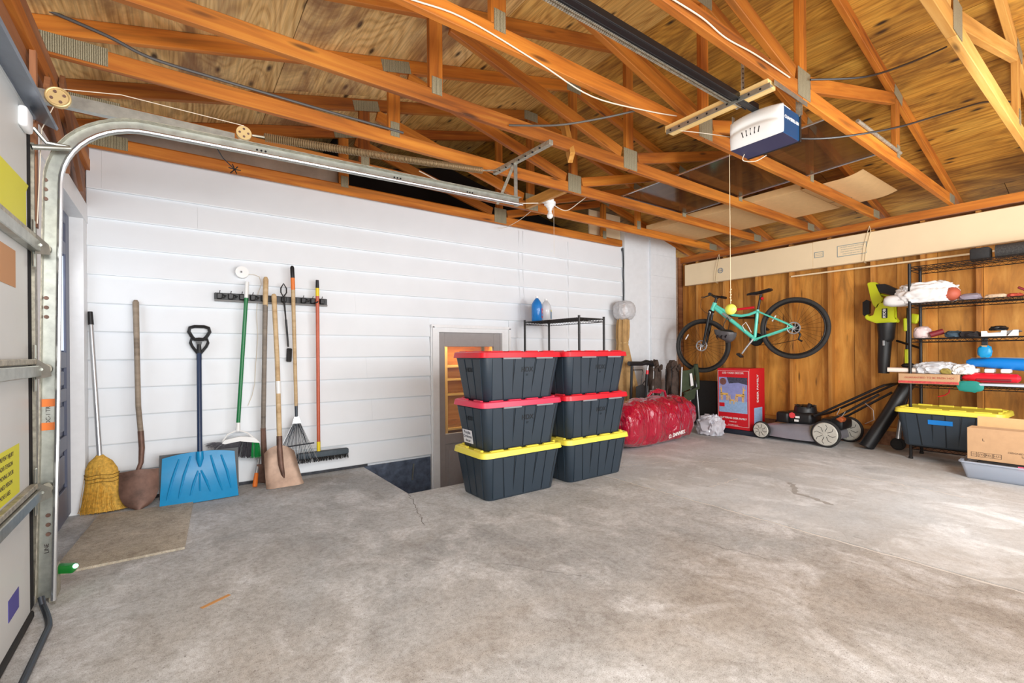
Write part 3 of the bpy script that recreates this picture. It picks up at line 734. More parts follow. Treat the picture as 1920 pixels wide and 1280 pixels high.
# ---- trusses
def gusset(parent, x0, x1, z0, z1, yf, ang=0.0):
    m = MB(); m.box(((x0 + x1) / 2, yf - 0.0015, (z0 + z1) / 2), (x1 - x0, 0.002, z1 - z0), (0, -ang, 0)); obj('gusset_plate', m, M['plate'], parent, smooth=0)
t_ = NT('toothed_plate')
v_ = t_.coords((1, 1, 1))
wv_ = t_.n('ShaderNodeTexWave', bands_direction='X'); wv_.inputs['Scale'].default_value = 38; wv_.inputs['Distortion'].default_value = 1.5; wv_.inputs['Detail'].default_value = 3; wv_.inputs['Detail Scale'].default_value = 4
t_.l(v_, wv_.inputs['Vector'])
t_.col(t_.ramp(wv_.outputs['Fac'], [(0.1, lin((112, 106, 84))), (0.8, lin((184, 176, 148)))])); t_.b.inputs['Roughness'].default_value = 0.5; t_.b.inputs['Metallic'].default_value = 0.3
t_.bump(wv_.outputs['Fac'], 0.6, 0.004)
M['plate'] = t_.m
TR = [(4.31, 'roof truss lying right over the white siding wall'),
      (3.74, 'second roof truss from the white wall, its end above the painted block column'),
      (3.11, 'third roof truss from the white wall, one end of the bulb block fixed to it'),
      (2.47, 'fourth roof truss from the white wall, crossing above the stacked totes'),
      (1.82, 'roof truss carrying the thin white cable along its edge, beyond the opener'),
      (1.205, 'roof truss on the near side of the garage door opener'),
      (0.555, 'yellow notched roof truss in the upper right beyond the opener'),
      (-0.06, 'roof truss straight above the camera side of the opener'),
      (-0.62, 'roof truss behind the camera')]
zc = 2.545
def topz(x):  # centre line of the top chord
    return ztop(x) - 0.047
for i, (ty, lab) in enumerate(TR[:8]):
    mt = M['truss_y'] if i == 6 else M['truss']
    t = thing('roof_truss', lab, 'roof truss', (2.95, ty, 2.5), group='roof trusses')
    x0, x1 = -0.56, 6.34
    if i == 0: x1 = 4.98
    if i == 0:
        board('bottom_chord', (x0, ty, zc), (x1, ty, zc), 0.05, 0.09, mt, t, bev=0.012)
    else:
        board('bottom_chord', (x0, ty, zc), (2.93, ty, zc), 0.038, 0.089, mt, t, bev=0.003)
        board('bottom_chord', (2.935, ty, zc), (x1, ty, zc), 0.038, 0.089, mt, t, bev=0.003)
    board('top_chord', (-0.95, ty, topz(-0.95)), (2.94, ty, topz(2.94)), 0.038, 0.089, mt, t, bev=0.003)
    board('top_chord', (6.85, ty, topz(6.85)), (2.96, ty, topz(2.96)), 0.038, 0.089, mt, t, bev=0.003)
    for xv in (1.24, 2.945, 4.62):
        board('web', (xv, ty, 2.592), (xv, ty, topz(xv) - 0.047), 0.036, 0.085, mt, t, ref=(1, 0, 0), bev=0.003)
    for sx in (-1, 1):
        a = Vector((2.945 + sx * 0.10, ty, 2.62)); b = Vector((2.945 + sx * 1.60, ty, topz(2.945 + sx * 1.60) - 0.075))
        board('web', a, b, 0.036, 0.085, mt, t, bev=0.003)
    yf = ty - 0.0195
    if i == 0: yf = ty - 0.0255
    gusset(t, 2.865, 3.025, 2.505, 2.665, yf)
    gusset(t, 1.21, 1.275, 2.56, 2.66, yf); gusset(t, 4.585, 4.65, 2.56, 2.66, yf)
    gusset(t, 1.15, 1.36, topz(1.25) - 0.05, topz(1.25) + 0.03, yf, math.atan(SL)); gusset(t, 4.53, 4.72, topz(4.62) - 0.05, topz(4.62) + 0.03, yf, -math.atan(SL))
    gusset(t, -0.56, -0.27, 2.51, 2.60, yf)
    if i: gusset(t, 6.16, 6.335, 2.505, 2.588, yf, 0)
    gusset(t, 2.86, 3.03, topz(2.95) - 0.06, topz(2.95) + 0.03, yf)

# ================================================================ STORAGE TOTES
def rrect(hx, hy, r, n=4):
    P = []
    for cx, cy, a0 in ((hx - r, hy - r, 0), (-hx + r, hy - r, PI / 2), (-hx + r, -hy + r, PI), (hx - r, -hy + r, 3 * PI / 2)):
        for k in range(n + 1):
            a = a0 + k * PI / 2 / n; P.append((cx + r * math.cos(a), cy + r * math.sin(a)))
    return P
def tote(label, loc, rz, lid_mat, text_on=True, group='black storage totes', gray=True, H=0.36, sx=0.375, sy=0.226):
    t = thing('storage_tote', label, 'storage tote', loc, rz, group)
    def half(z, e=0.0):
        k = z / (H - 0.04); return (0.305 + (0.352 - 0.305) * k + e, sy - 0.055 + 0.041 * k + e)
    m = MB(); rings = []
    for z, e in ((0.0, -0.008), (0.008, 0.0), (H - 0.07, 0.0), (H - 0.045, 0.0), (H - 0.044, 0.004), (H - 0.034, 0.004)):
        hx, hy = half(z, e); rings.append([(x, y, z) for x, y in rrect(hx, hy, 0.045)])
    m.loft(rings); body = obj('body', m, M['bin'], t, local=True, smooth=50)
    # raised vertical wall panels with slanted dark grooves between them
    m = MB(); g_ = MB()
    for side in (-1, 1):
        for k in range(6):
            xc = (-0.5 + (k + 0.5) / 6)
            for which in (0,):
                z0, z1 = 0.015, H - 0.055
                pts = []
                h0 = half(z0); h1 = half(z1); w0 = (h0[0] - 0.05) * 2; w1 = (h1[0] - 0.05) * 2
                a0 = xc * w0; a1 = xc * w1; q0 = w0 / 13.5; q1 = w1 / 13.5
                yy0 = h0[1]; yy1 = h1[1]
                sl = 0.012 if k % 2 == 0 else -0.002
                m.prism([(a0 - q0 - sl, side * yy0, z0), (a0 + q0, side * yy0, z0), (a1 + q1, side * yy1, z1), (a1 - q1 + sl, side * yy1, z1)], (0, side * 0.005, 0))
                g_.prism([(a0 + q0 + 0.001, side * yy0, z0), (a0 + q0 + 0.006, side * yy0, z0), (a1 + q1 + (0.014 if k % 2 else 0.006), side * yy1, z1), (a1 + q1 + (0.009 if k % 2 else 0.001), side * yy1, z1)], (0, side * 0.002, 0))
        for k in range(3):
            yc = (-0.5 + (k + 0.5) / 3); z0, z1 = 0.015, H - 0.055
            h0 = half(z0); h1 = half(z1); w0 = (h0[1] - 0.045) * 2; w1 = (h1[1] - 0.045) * 2
            q0 = w0 / 7; q1 = w1 / 7
            m.prism([(side * h0[0], yc * w0 - q0, z0), (side * h0[0], yc * w0 + q0, z0), (side * h1[0], yc * w1 + q1, z1), (side * h1[0], yc * w1 - q1, z1)], (side * 0.005, 0, 0))
            g_.prism([(side * h0[0], yc * w0 + q0 + 0.001, z0), (side * h0[0], yc * w0 + q0 + 0.006, z0), (side * h1[0], yc * w1 + q1 + 0.006, z1), (side * h1[0], yc * w1 + q1 + 0.001, z1)], (side * 0.002, 0, 0))
    obj('wall_rib', m, M['bin'], t, local=True, smooth=0, kind='stuff')
    obj('wall_groove', g_, M['binline'], t, local=True, smooth=0, kind='stuff')
    m = MB(); rings = []
    for z, e in ((H - 0.046, -0.004), (H - 0.044, 0.0), (H - 0.008, -0.006), (H - 0.002, -0.018), (H - 0.009, -0.03), (H - 0.010, -0.05)):
        rings.append([(x, y, z) for x, y in rrect(sx + e, sy + e, 0.055)])
    m.loft(rings); lid = obj('lid', m, lid_mat, t, local=True, smooth=35)
    m = MB()
    for x in (-0.24, -0.08, 0.08, 0.24):
        for y in (-sy + 0.032, sy - 0.032): m.box((x, y, H - 0.004), (0.11, 0.026, 0.016), None, 0.004)
    for y in (-0.1, 0.1):
        for x in (-sx + 0.042, sx - 0.042): m.box((x, y, H - 0.004), (0.026, 0.10, 0.016), None, 0.004)
    obj('lid_ridges', m, lid_mat, t, local=True, smooth=0, kind='stuff')
    if gray:
        for x in (-0.12, 0.18):
            m = MB(); m.box((x, -sy - 0.001, H - 0.050), (0.16, 0.012, 0.012), None, 0.003); obj('latch', m, M['grayclip'], t, local=True, smooth=0)
    W = WM[t.name]
    if text_on:
        ang = math.atan((0.236 - 0.195) / (H - 0.04))
        h = half(0.225)
        text('brand_text', 'HDX', 0.05, W @ frame((0.03, -h[1] - 0.0065, 0.225), (1, 0, 0), (0, -ang, 1)), M['binline'], t, 0.0006, bold=0.001)
        text('brand_text', '27', 0.022, W @ frame((0.03, -half(0.185)[1] - 0.0065, 0.185), (1, 0, 0), (0, -ang, 1)), M['binline'], t, 0.0006)
        text('brand_text', 'HDX', 0.045, W @ frame((-h[0] - 0.0065, 0.0, 0.225), (0, -1, 0), (-ang * 1.2, 0, 1)), M['binline'], t, 0.0006, bold=0.001)
    return t
LX, LY = 2.078, 2.938
tote('black tote with yellow lid, floor level of the stack beside the door window', (LX, LY, 0), 0, M['yellow'], False, gray=False)
tl = tote('black tote with faded pink-red lid and white paper label on its end', (LX, LY, 0.352), 0, M['pinkred'])
tote('black tote with bright red lid, topmost of the stack beside the door window', (LX, LY, 0.704), 0, M['red'])
RX, RY = 2.86, 2.938
tote('black tote with yellow lid, floor level of the stack nearer the red duffel', (RX, RY + 0.0, 0), 0, M['yellow'], False, gray=False)
tote('black tote with red lid, middle of the stack nearer the red duffel', (RX - 0.004, RY, 0.352), 0, M['red'])
tote('black tote with red lid, topmost of the stack nearer the red duffel', (RX - 0.005, RY + 0.005, 0.704), 0, M['red'])
# paper label on the middle left tote
Wt = WM[tl.name]
m = MB(); m.box((-0.327, 0.06, 0.085), (0.002, 0.13, 0.10), (0, -0.146, 0)); lb = obj('paper_label', m, plain('paper_label', (226, 226, 232), 0.7), tl, local=True, smooth=0)
for i, (s_, sz) in enumerate([('Purple', 0.035), ('Christmas', 0.03), ('decor', 0.03)]):
    text('handwriting', s_, sz, Wt @ frame((-0.3335 + i * 0.0044, 0.06, 0.115 - i * 0.03), (0, -1, 0), (-0.146, 0, 1)), M['navy'], tl, 0.0004)
# tote on the right, raised on the bottom shelf
tr_ = tote('black yellow-lidded tote with blue tape strip, on the bottom shelf of the black rack', (5.86, 1.125, 0.145), -PI / 2, M['yellow'], False, gray=False, sy=0.25)
m = MB(); m.box((5.86 - 0.2365, 1.16, 0.385), (0.003, 0.17, 0.042), (0, -0.13, 0)); obj('blue_tape', m, M['inflblue'], tr_, smooth=0)

# ================================================================ TOOLS ON THE WHITE WALL
FL = 0.0
def pole(t, nm, a, b, r0, r1, mt, n=12):
    m = MB(); m.cyl(a, b, r0, r1, n); return obj(nm, m, mt, t)
# straw broom
t = thing('straw_broom', 'straw corn broom with silver handle and black grip in the corner by the white post', 'broom', (-0.40, 4.16, 0))
pole(t, 'shaft', (-0.476, 4.30, 1.28), (-0.425, 4.19, 0.36), 0.013, 0.015, M['silver'])
pole(t, 'grip', (-0.481, 4.31, 1.36), (-0.476, 4.30, 1.27), 0.014, 0.016, M['black'])
m = MB(); rings = []
prof = [(0.385, 0.018, 0.016), (0.37, 0.03, 0.022), (0.34, 0.062, 0.032), (0.29, 0.084, 0.038), (0.20, 0.093, 0.040), (0.10, 0.104, 0.042), (0.012, 0.116, 0.044)]
for z, a, b in prof:
    k = (0.385 - z) / 0.385; cx = -0.425 + 0.035 * k; cy = 4.195 - 0.03 * k
    rings.append([(cx + a * math.cos(q * PI / 12), cy + b * math.sin(q * PI / 12), z) for q in range(24)])
m.loft(rings); hd = obj('broom_head', m, M['straw'], t)
random.seed(2); m = MB()
for k in range(260):
    a = random.uniform(-1, 1); q = random.choice((-1, -1, 1)); f0 = random.uniform(0.0, 0.75); z0 = 0.32 - 0.3 * f0
    x0 = -0.425 + 0.035 * f0 + a * (0.072 + 0.03 * f0); yy = 4.195 - 0.03 * f0 - 0.040 * math.sqrt(max(0, 1 - a * a)) - 0.003
    m.tube([(x0, yy, z0), (x0 + a * 0.014 + random.uniform(-.006, .006), yy - 0.006, z0 * 0.5), (min(-0.24, x0 + a * 0.03 + random.uniform(-.012, .012)), yy - 0.010, random.uniform(0.004, 0.02))], 0.0013, 3, caps=False)
obj('bristles', m, M['straw'], hd, kind='stuff')
for z in (0.255, 0.232, 0.209):
    k = (0.385 - z) / 0.385
    m = MB(); m.tube([(-0.425 + 0.035 * k + 0.0905 * math.cos(q * PI / 14), 4.195 - 0.03 * k + 0.0415 * math.sin(q * PI / 14), z + 0.004 * math.sin(q)) for q in range(28)], 0.0022, 5, closed=True)
    obj('stitching', m, M['strawtie'], hd)

def blade_grid(f, nu=14, nv=14, th=0.002):
    m = MB(); m.grid(f, nu, nv, th); return m
# round point shovel
t = thing('round_shovel', 'rusty round-pointed shovel with bare grey wooden handle between broom and blue shovel', 'shovel', (-0.21, 4.12, 0))
m = MB(); m.tube([(-0.236, 4.325, 1.455), (-0.236, 4.322, 1.44), (-0.233, 4.30, 1.32), (-0.228, 4.27, 1.05), (-0.222, 4.235, 0.70), (-0.208, 4.225, 0.50)], [0.012, 0.019, 0.018, 0.0165, 0.0165, 0.0165], 12); obj('handle', m, M['greywood'], t)
m = MB(); m.tube([(-0.209, 4.225, 0.52), (-0.203, 4.215, 0.40), (-0.207, 4.19, 0.30), (-0.226, 4.165, 0.245)], [0.018, 0.018, 0.015, 0.013], 12); obj('socket', m, M['rustblade'], t)
def fsh(u, v):
    a = (u - 0.5) * 2; z = 0.245 * (1 - v)
    wdt = 0.108 * (1.0 if v < 0.45 else math.sqrt(max(0.0, 1 - ((v - 0.45) / 0.56) ** 2)))
    return (-0.215 + a * wdt, 4.15 - 0.10 * v * 0.9 + 0.028 * a * a - 0.010, z + 0.008 + 0.012 * (1 - abs(a)) * (v < 0.01))
obj('blade', blade_grid(fsh, 16, 16), M['rustblade'], t)
m = MB(); m.tube([(-0.226, 4.165, 0.25), (-0.22, 4.122, 0.15), (-0.217, 4.10, 0.09)], [0.014, 0.012, 0.004], 8); obj('blade_rib', m, M['rustblade'], t)

# snow shovel
t = thing('snow_shovel', 'bright blue plastic snow shovel with black D-grip leaning on the white wall', 'shovel', (0.13, 4.1, 0))
pole(t, 'shaft', (0.142, 4.315, 1.07), (0.135, 4.13, 0.30), 0.0165, 0.0165, M['handleblue'])
m = MB()
H_ = 4.315
m.tube([(0.078, H_, 1.235), (0.085, H_, 1.265), (0.115, H_, 1.275), (0.175, H_, 1.275), (0.205, H_, 1.265), (0.212, H_, 1.235), (0.19, H_, 1.195), (0.17, H_, 1.175), (0.115, H_, 1.175), (0.098, H_, 1.195)], 0.0125, 8, closed=True)
m.tube([(0.142, H_, 1.055), (0.10, H_, 1.12), (0.088, H_, 1.15), (0.092, H_, 1.175), (0.142, H_, 1.180), (0.196, H_, 1.175), (0.20, H_, 1.15), (0.188, H_, 1.12), (0.142, H_, 1.055)], 0.0105, 8)
m.tube([(0.142, H_, 1.02), (0.142, H_, 1.14)], [0.019, 0.014], 10); m.prism([(0.12, H_ - 0.008, 1.16), (0.164, H_ - 0.008, 1.16), (0.142, H_ - 0.008, 1.09)], (0, 0.014, 0))
obj('grip', m, M['black'], t)
def fsn(u, v):
    a = (u - 0.5) * 2; w_ = 0.222 + 0.014 * v
    z = 0.315 * (1 - v) + 0.028 * (1 - a * a) * (1 - v)
    return (0.135 + a * w_, 4.145 - 0.115 * v - 0.05 * math.sin(v * PI) * -0.6 - 0.012 * math.cos(a * PI / 2), z + 0.004)
obj('blade', blade_grid(fsn, 20, 12, 0.003), M['blue'], t)
def sn_pt(a, v, o=0.008):
    p = fsn(a / 2 + 0.5, v); return (p[0], p[1] - o, p[2])
ribs = [[(-0.55, 0.10), (-0.70, 0.45), (-0.84, 0.88)], [(-0.25, 0.08), (-0.42, 0.45), (-0.55, 0.88)], [(0.30, 0.10), (0.42, 0.45), (0.58, 0.85)], [(0.60, 0.10), (0.74, 0.45), (0.82, 0.82)], [(-0.05, 0.40), (-0.16, 0.62), (-0.26, 0.86)], [(0.03, 0.40), (0.16, 0.62), (0.26, 0.84)], [(-0.01, 0.45), (-0.01, 0.80)]]
for rb in ribs:
    m = MB(); P = [sn_pt(a, v, 0.004) for a, v in rb]
    m.tube(P, [0.006] + [0.009] * (len(P) - 2) + [0.004] if len(P) > 2 else 0.006, 8); obj('blade_rib', m, M['blue'], t)
m = MB(); m.tube([sn_pt(0, 0.0, 0.012), sn_pt(0, 0.15, 0.016), sn_pt(0, 0.32, 0.010)], [0.022, 0.024, 0.008], 12); obj('socket', m, M['blue'], t)
m = MB(); m.grid(lambda u, v: (0.140 + (u - 0.5) * 0.49, 4.20 - 0.05 * v, 0.335 - 0.31 * v), 2, 2, 0.004)
ds = obj('scoop_blade', m, M['black'], None); tag(ds, 'black plastic scoop blade peeking out behind the blue snow shovel', 'scoop')

# wall rack
t = thing('tool_rack', 'black tool holder rail screwed to the white siding', 'tool rack', (0.667, 4.33, 1.51))
m = MB(); m.bx(0.245, 1.09, 4.315, 4.345, 1.49, 1.545, 0.004); obj('rail', m, M['black'], t, smooth=0)
m = MB(); m.bx(0.245, 1.09, 4.305, 4.32, 1.478, 1.492, 0.002); obj('rail_edge', m, plain('rail_highlight', (120, 118, 116), 0.5), t, smooth=0)
for k in range(11):
    x = 0.285 + k * 0.0765
    m = MB(); m.bx(x - 0.026, x + 0.012, 4.285, 4.318, 1.495, 1.54, 0.005); c = obj('clip', m, M['blackm'], t, smooth=0)
    if k in (0, 1, 3, 8, 9):
        m = MB(); m.tube([(x + 0.02, 4.30, 1.53), (x + 0.032, 4.27, 1.52), (x + 0.02, 4.255, 1.505), (x + 0.004, 4.262, 1.50)], 0.006, 6); obj('hook', m, M['black'], c)
    m = MB(); m.cyl((x - 0.01, 4.30, 1.535), (x - 0.004, 4.295, 1.562), 0.003, n=6); obj('clip_tab', m, M['black'], c)

# green broom
t = thing('angle_broom', 'green-handled angle broom with white cap and grey and green bristles', 'broom', (0.42, 4.25, 0.3))
pole(t, 'shaft', (0.457, 4.268, 1.51), (0.393, 4.255, 0.52), 0.0145, 0.0145, M['green'])
pole(t, 'shaft_top', (0.463, 4.27, 1.64), (0.457, 4.268, 1.51), 0.0145, 0.0145, M['whitep'])
m = MB(); m.cyl((0.394, 4.255, 0.53), (0.390, 4.252, 0.455), 0.013, 0.018)
m.tube([(0.286, 4.245, 0.385), (0.32, 4.245, 0.435), (0.39, 4.248, 0.462), (0.46, 4.245, 0.43), (0.53, 4.243, 0.355)], 0.006, 8)
m.prism([(0.280, 4.225, 0.372), (0.30, 4.225, 0.395), (0.40, 4.225, 0.412), (0.50, 4.225, 0.395), (0.545, 4.225, 0.345), (0.51, 4.225, 0.352), (0.40, 4.225, 0.376), (0.30, 4.225, 0.364)], (0, 0.035, 0))
hd = obj('cap', m, M['whitep'], t)
random.seed(5); mg = MB(); mr = MB()
for k in range(420):
    a = random.uniform(0, 1); yy = 4.228 + random.uniform(0, 0.03)
    x0 = 0.285 + 0.25 * a; z0 = 0.37 - 0.10 * max(0, a - 0.5) * 0.4
    x1 = 0.20 + 0.345 * a + random.uniform(-.006, .006); z1 = 0.235 + 0.09 * (1 - a) ** 2 + random.uniform(-.008, .008) + (0.03 if a < 0.1 else 0)
    if a < 0.08: x1 -= random.uniform(0, 0.03); z1 += random.uniform(0, 0.03)
    (mg if a > 0.80 else mr).tube([(x0, yy, z0), ((x0 * 0.45 + x1 * 0.55), yy - 0.006, (z0 + z1) / 2 + 0.01), (x1, yy - 0.012, z1)], 0.0016, 3, caps=False)
obj('grey_bristles', mr, M['greyb'], t, kind='stuff'); obj('green_bristles', mg, M['greenb'], t, kind='stuff')

# round white cord reel device high on the wall
t = thing('cord_reel', 'round white plastic disc fixed to the wall above the green broom, thin cord trailing down', 'cord reel', (0.433, 4.33, 1.72))
m = MB(); m.cyl((0.433, 4.345, 1.72), (0.433, 4.30, 1.72), 0.050, 0.047, 32); obj('housing', m, M['whitep'], t)
m = MB(); m.cyl((0.428, 4.302, 1.72), (0.428, 4.296, 1.72), 0.016, n=20); obj('hub', m, M['trim'], t)
m = MB(); m.box((0.427, 4.294, 1.72), (0.012, 0.004, 0.014)); obj('button', m, plain('grey_button', (120, 120, 120), 0.5), t, smooth=0)
m = MB(); m.tube([(0.478, 4.335, 1.71), (0.52, 4.34, 1.712), (0.56, 4.34, 1.70), (0.575, 4.34, 1.64), (0.55, 4.338, 1.56), (0.537, 4.335, 1.40), (0.545, 4.335, 1.2), (0.53, 4.335, 1.0), (0.52, 4.335, 0.82), (0.50, 4.335, 0.72), (0.47, 4.335, 0.64)], 0.0022, 5); obj('cord', m, M['wire'], t)

# spade handle (dark) , flat shovel, wand, rake, push broom, orange scraper
t = thing('garden_tool', 'old grey-brown wooden handled tool standing between green broom and square shovel', 'garden tool', (0.59, 4.3, 0))
m = MB(); m.tube([(0.598, 4.27, 1.69), (0.598, 4.268, 1.67), (0.592, 4.262, 1.45)], [0.012, 0.020, 0.019], 12); obj('handle_top', m, M['tanwood'], t)
m = MB(); m.tube([(0.592, 4.262, 1.46), (0.58, 4.25, 1.0), (0.568, 4.25, 0.45)], [0.019, 0.0175, 0.0175], 12); obj('handle', m, M['dkhandle'], t)
m = MB(); m.tube([(0.568, 4.25, 0.46), (0.572, 4.255, 0.30), (0.578, 4.26, 0.16)], [0.0195, 0.021, 0.024], 10); obj('socket', m, M['rustblade'], t)
m = MB(); m.prism([(0.52, 4.25, 0.17), (0.64, 4.25, 0.17), (0.63, 4.27, 0.02), (0.58, 4.28, 0.004), (0.53, 4.27, 0.02)], (0, 0.004, 0)); obj('blade', m, M['rustblade'], t, smooth=0)

t = thing('square_shovel', 'square-mouthed rusty scoop shovel with pale wooden handle and white tape', 'shovel', (0.68, 4.1, 0))
m = MB(); m.tube([(0.652, 4.235, 1.55), (0.652, 4.233, 1.535), (0.655, 4.22, 1.40), (0.664, 4.18, 1.0), (0.667, 4.14, 0.50), (0.668, 4.13, 0.36)], [0.012, 0.020, 0.0185, 0.018, 0.019, 0.019], 12); obj('handle', m, M['tanwood'], t)
m = MB(); m.cyl((0.667, 4.165, 0.84), (0.668, 4.158, 0.74), 0.0195, n=12); obj('tape_band', m, M['whitep'], t)
m = MB(); m.tube([(0.668, 4.135, 0.40), (0.666, 4.12, 0.30), (0.672, 4.095, 0.18), (0.684, 4.085, 0.10), (0.692, 4.078, 0.07)], [0.0215, 0.022, 0.020, 0.014, 0.005], 12); sk = obj('socket', m, M['rustblade'], t)
def fsq(u, v):
    a = (u - 0.5) * 2; cx = 0.658 + 0.035 * v; w_ = 0.108 + 0.028 * v
    e = abs(a) ** 5; top = 0.020 * (1 - a * a) + (-0.03 * a * a * (1 - v) ** 3)
    edge = 0.012 * abs(a) ** 8 * (1 if v > 0.92 else 0)
    return (cx + a * w_, 4.118 - 0.065 * v - 0.03 * e * (1 - 0.5 * v) + 0.02 * math.sin(v * PI), (0.305 + top) * (1 - v) + 0.004 + edge)
obj('blade', blade_grid(fsq, 22, 16), M['rustblade2'], t)

t = thing('scrub_wand', 'thin black wand brush hanging by its loop from the rail', 'brush', (0.75, 4.29, 1.3))
m = MB(); m.tube([(0.733, 4.285, 1.65), (0.712, 4.285, 1.61), (0.712, 4.285, 1.575), (0.733, 4.285, 1.535), (0.755, 4.285, 1.575), (0.755, 4.285, 1.61)], 0.0055, 8, closed=True)
m.tube([(0.733, 4.285, 1.54), (0.738, 4.286, 1.48), (0.752, 4.30, 1.34)], [0.009, 0.008, 0.005], 8); obj('loop_handle', m, M['black'], t)
pole(t, 'stem', (0.752, 4.30, 1.35), (0.772, 4.32, 1.12), 0.0085, 0.007, M['black'])
m = MB(); m.box((0.779, 4.325, 1.05), (0.042, 0.02, 0.115), (0, 0.05, 0), 0.008, 2); m.box((0.779, 4.313, 1.04), (0.036, 0.012, 0.09), (0, 0.05, 0), 0.003); obj('brush_head', m, M['rubber'], t)

t = thing('leaf_rake', 'steel-tined leaf rake with wooden handle and dark tip', 'rake', (0.8, 4.25, 0.2))
m = MB(); m.tube([(0.797, 4.265, 1.80), (0.797, 4.265, 1.785), (0.80, 4.265, 1.70)], [0.010, 0.0165, 0.0165], 12); obj('grip', m, M['black'], t)
pole(t, 'grip_band', (0.80, 4.265, 1.70), (0.802, 4.265, 1.60), 0.0165, 0.0165, M['orange'])
pole(t, 'handle', (0.802, 4.265, 1.60), (0.818, 4.26, 0.62), 0.016, 0.014, M['tanwood'])
pole(t, 'ferrule', (0.818, 4.26, 0.64), (0.818, 4.255, 0.525), 0.0135, 0.011, M['metaldark'])
m = MB(); m.prism([(0.800, 4.245, 0.53), (0.836, 4.245, 0.53), (0.852, 4.24, 0.475), (0.785, 4.24, 0.475)], (0, 0.018, 0)); obj('head_plate', m, M['silver'], t, smooth=0)
N_ = 22
for k in range(N_):
    a = (k + 0.5) / N_ * 2 - 1; fx = 0.80 + a * 0.175
    m = MB(); m.tube([(0.818 + a * 0.028, 4.245, 0.478), (0.81 + a * 0.10, 4.235, 0.33), (fx, 4.20, 0.17), (fx + a * 0.005, 4.175, 0.16), (fx + a * 0.006, 4.165, 0.145)], 0.0022, 5); obj('tine', m, M['metaldark'] if k % 3 else M['silver'], t)
m = MB(); m.tube([(0.66, 4.216, 0.285), (0.80, 4.222, 0.293), (0.95, 4.216, 0.300)], 0.006, 6); obj('cross_bar', m, M['metaldark'], t)
m = MB(); m.tube([(0.818, 4.243, 0.47), (0.76, 4.235, 0.37), (0.74, 4.225, 0.29)], 0.003, 5); m.tube([(0.826, 4.243, 0.47), (0.87, 4.235, 0.37), (0.89, 4.225, 0.29)], 0.003, 5); obj('stay_wires', m, M['metaldark'], t, kind='stuff')

t = thing('push_broom', 'push broom with orange painted handle and dark wide brush head', 'broom', (1.0, 4.25, 0.15))
pole(t, 'grip', (0.999, 4.275, 1.70), (0.999, 4.275, 1.63), 0.013, 0.0155, M['black'])
pole(t, 'yellow_band', (0.999, 4.275, 1.63), (0.999, 4.275, 1.56), 0.0155, 0.0155, M['ywtape'])
pole(t, 'handle', (0.999, 4.275, 1.56), (0.993, 4.25, 0.28), 0.015, 0.0145, M['orangepaint'])
pole(t, 'socket', (0.993, 4.25, 0.30), (0.992, 4.245, 0.215), 0.016, 0.015, M['ywtape'])
m = MB(); m.box((1.03, 4.235, 0.195), (0.42, 0.055, 0.05), None, 0.012, 2); obj('brush_block', m, plain('brush_block', (72, 82, 90), 0.7, var=0.2), t)
random.seed(8); m = MB()
for k in range(320):
    x0 = 1.03 + random.uniform(-0.205, 0.205); yy = 4.235 + random.uniform(-0.025, 0.02)
    m.cyl((x0, yy, 0.175), (x0 + random.uniform(-.008, .008), yy - 0.004, 0.135 + random.uniform(-.006, .006)), 0.0028, 0.001, 4, caps=False)
obj('bristles', m, M['rubber'], t, kind='stuff')

t = thing('hand_scraper', 'short scraper with orange handle tip standing on the floor behind the square shovel', 'hand tool', (0.51, 4.24, 0.0))
pole(t, 'shaft', (0.545, 4.30, 0.235), (0.515, 4.24, 0.10), 0.011, 0.013, M['silver'])
m = MB(); m.tube([(0.516, 4.24, 0.105), (0.502, 4.215, 0.02), (0.500, 4.21, 0.003)], [0.014, 0.019, 0.016], 10); obj('grip', m, M['orange'], t)

# safety sensor at the track foot
t = thing('safety_eye', 'small green glowing safety sensor beside the foot of the door track', 'sensor', (-0.40, 2.80, 0.1))
m = MB(); m.box((-0.405, 2.86, 0.105), (0.065, 0.04, 0.038), (0, 0.1, -0.3), 0.008, 2); obj('housing', m, M['led'], t)
m = MB(); m.sph((-0.372, 2.835, 0.115), 0.010); obj('lens', m, M['ledspot'], t)
m = MB(); m.bx(-0.45, -0.43, 2.77, 2.90, 0.0, 0.13, 0.003); obj('bracket', m, M['galvdull'], t, smooth=0)

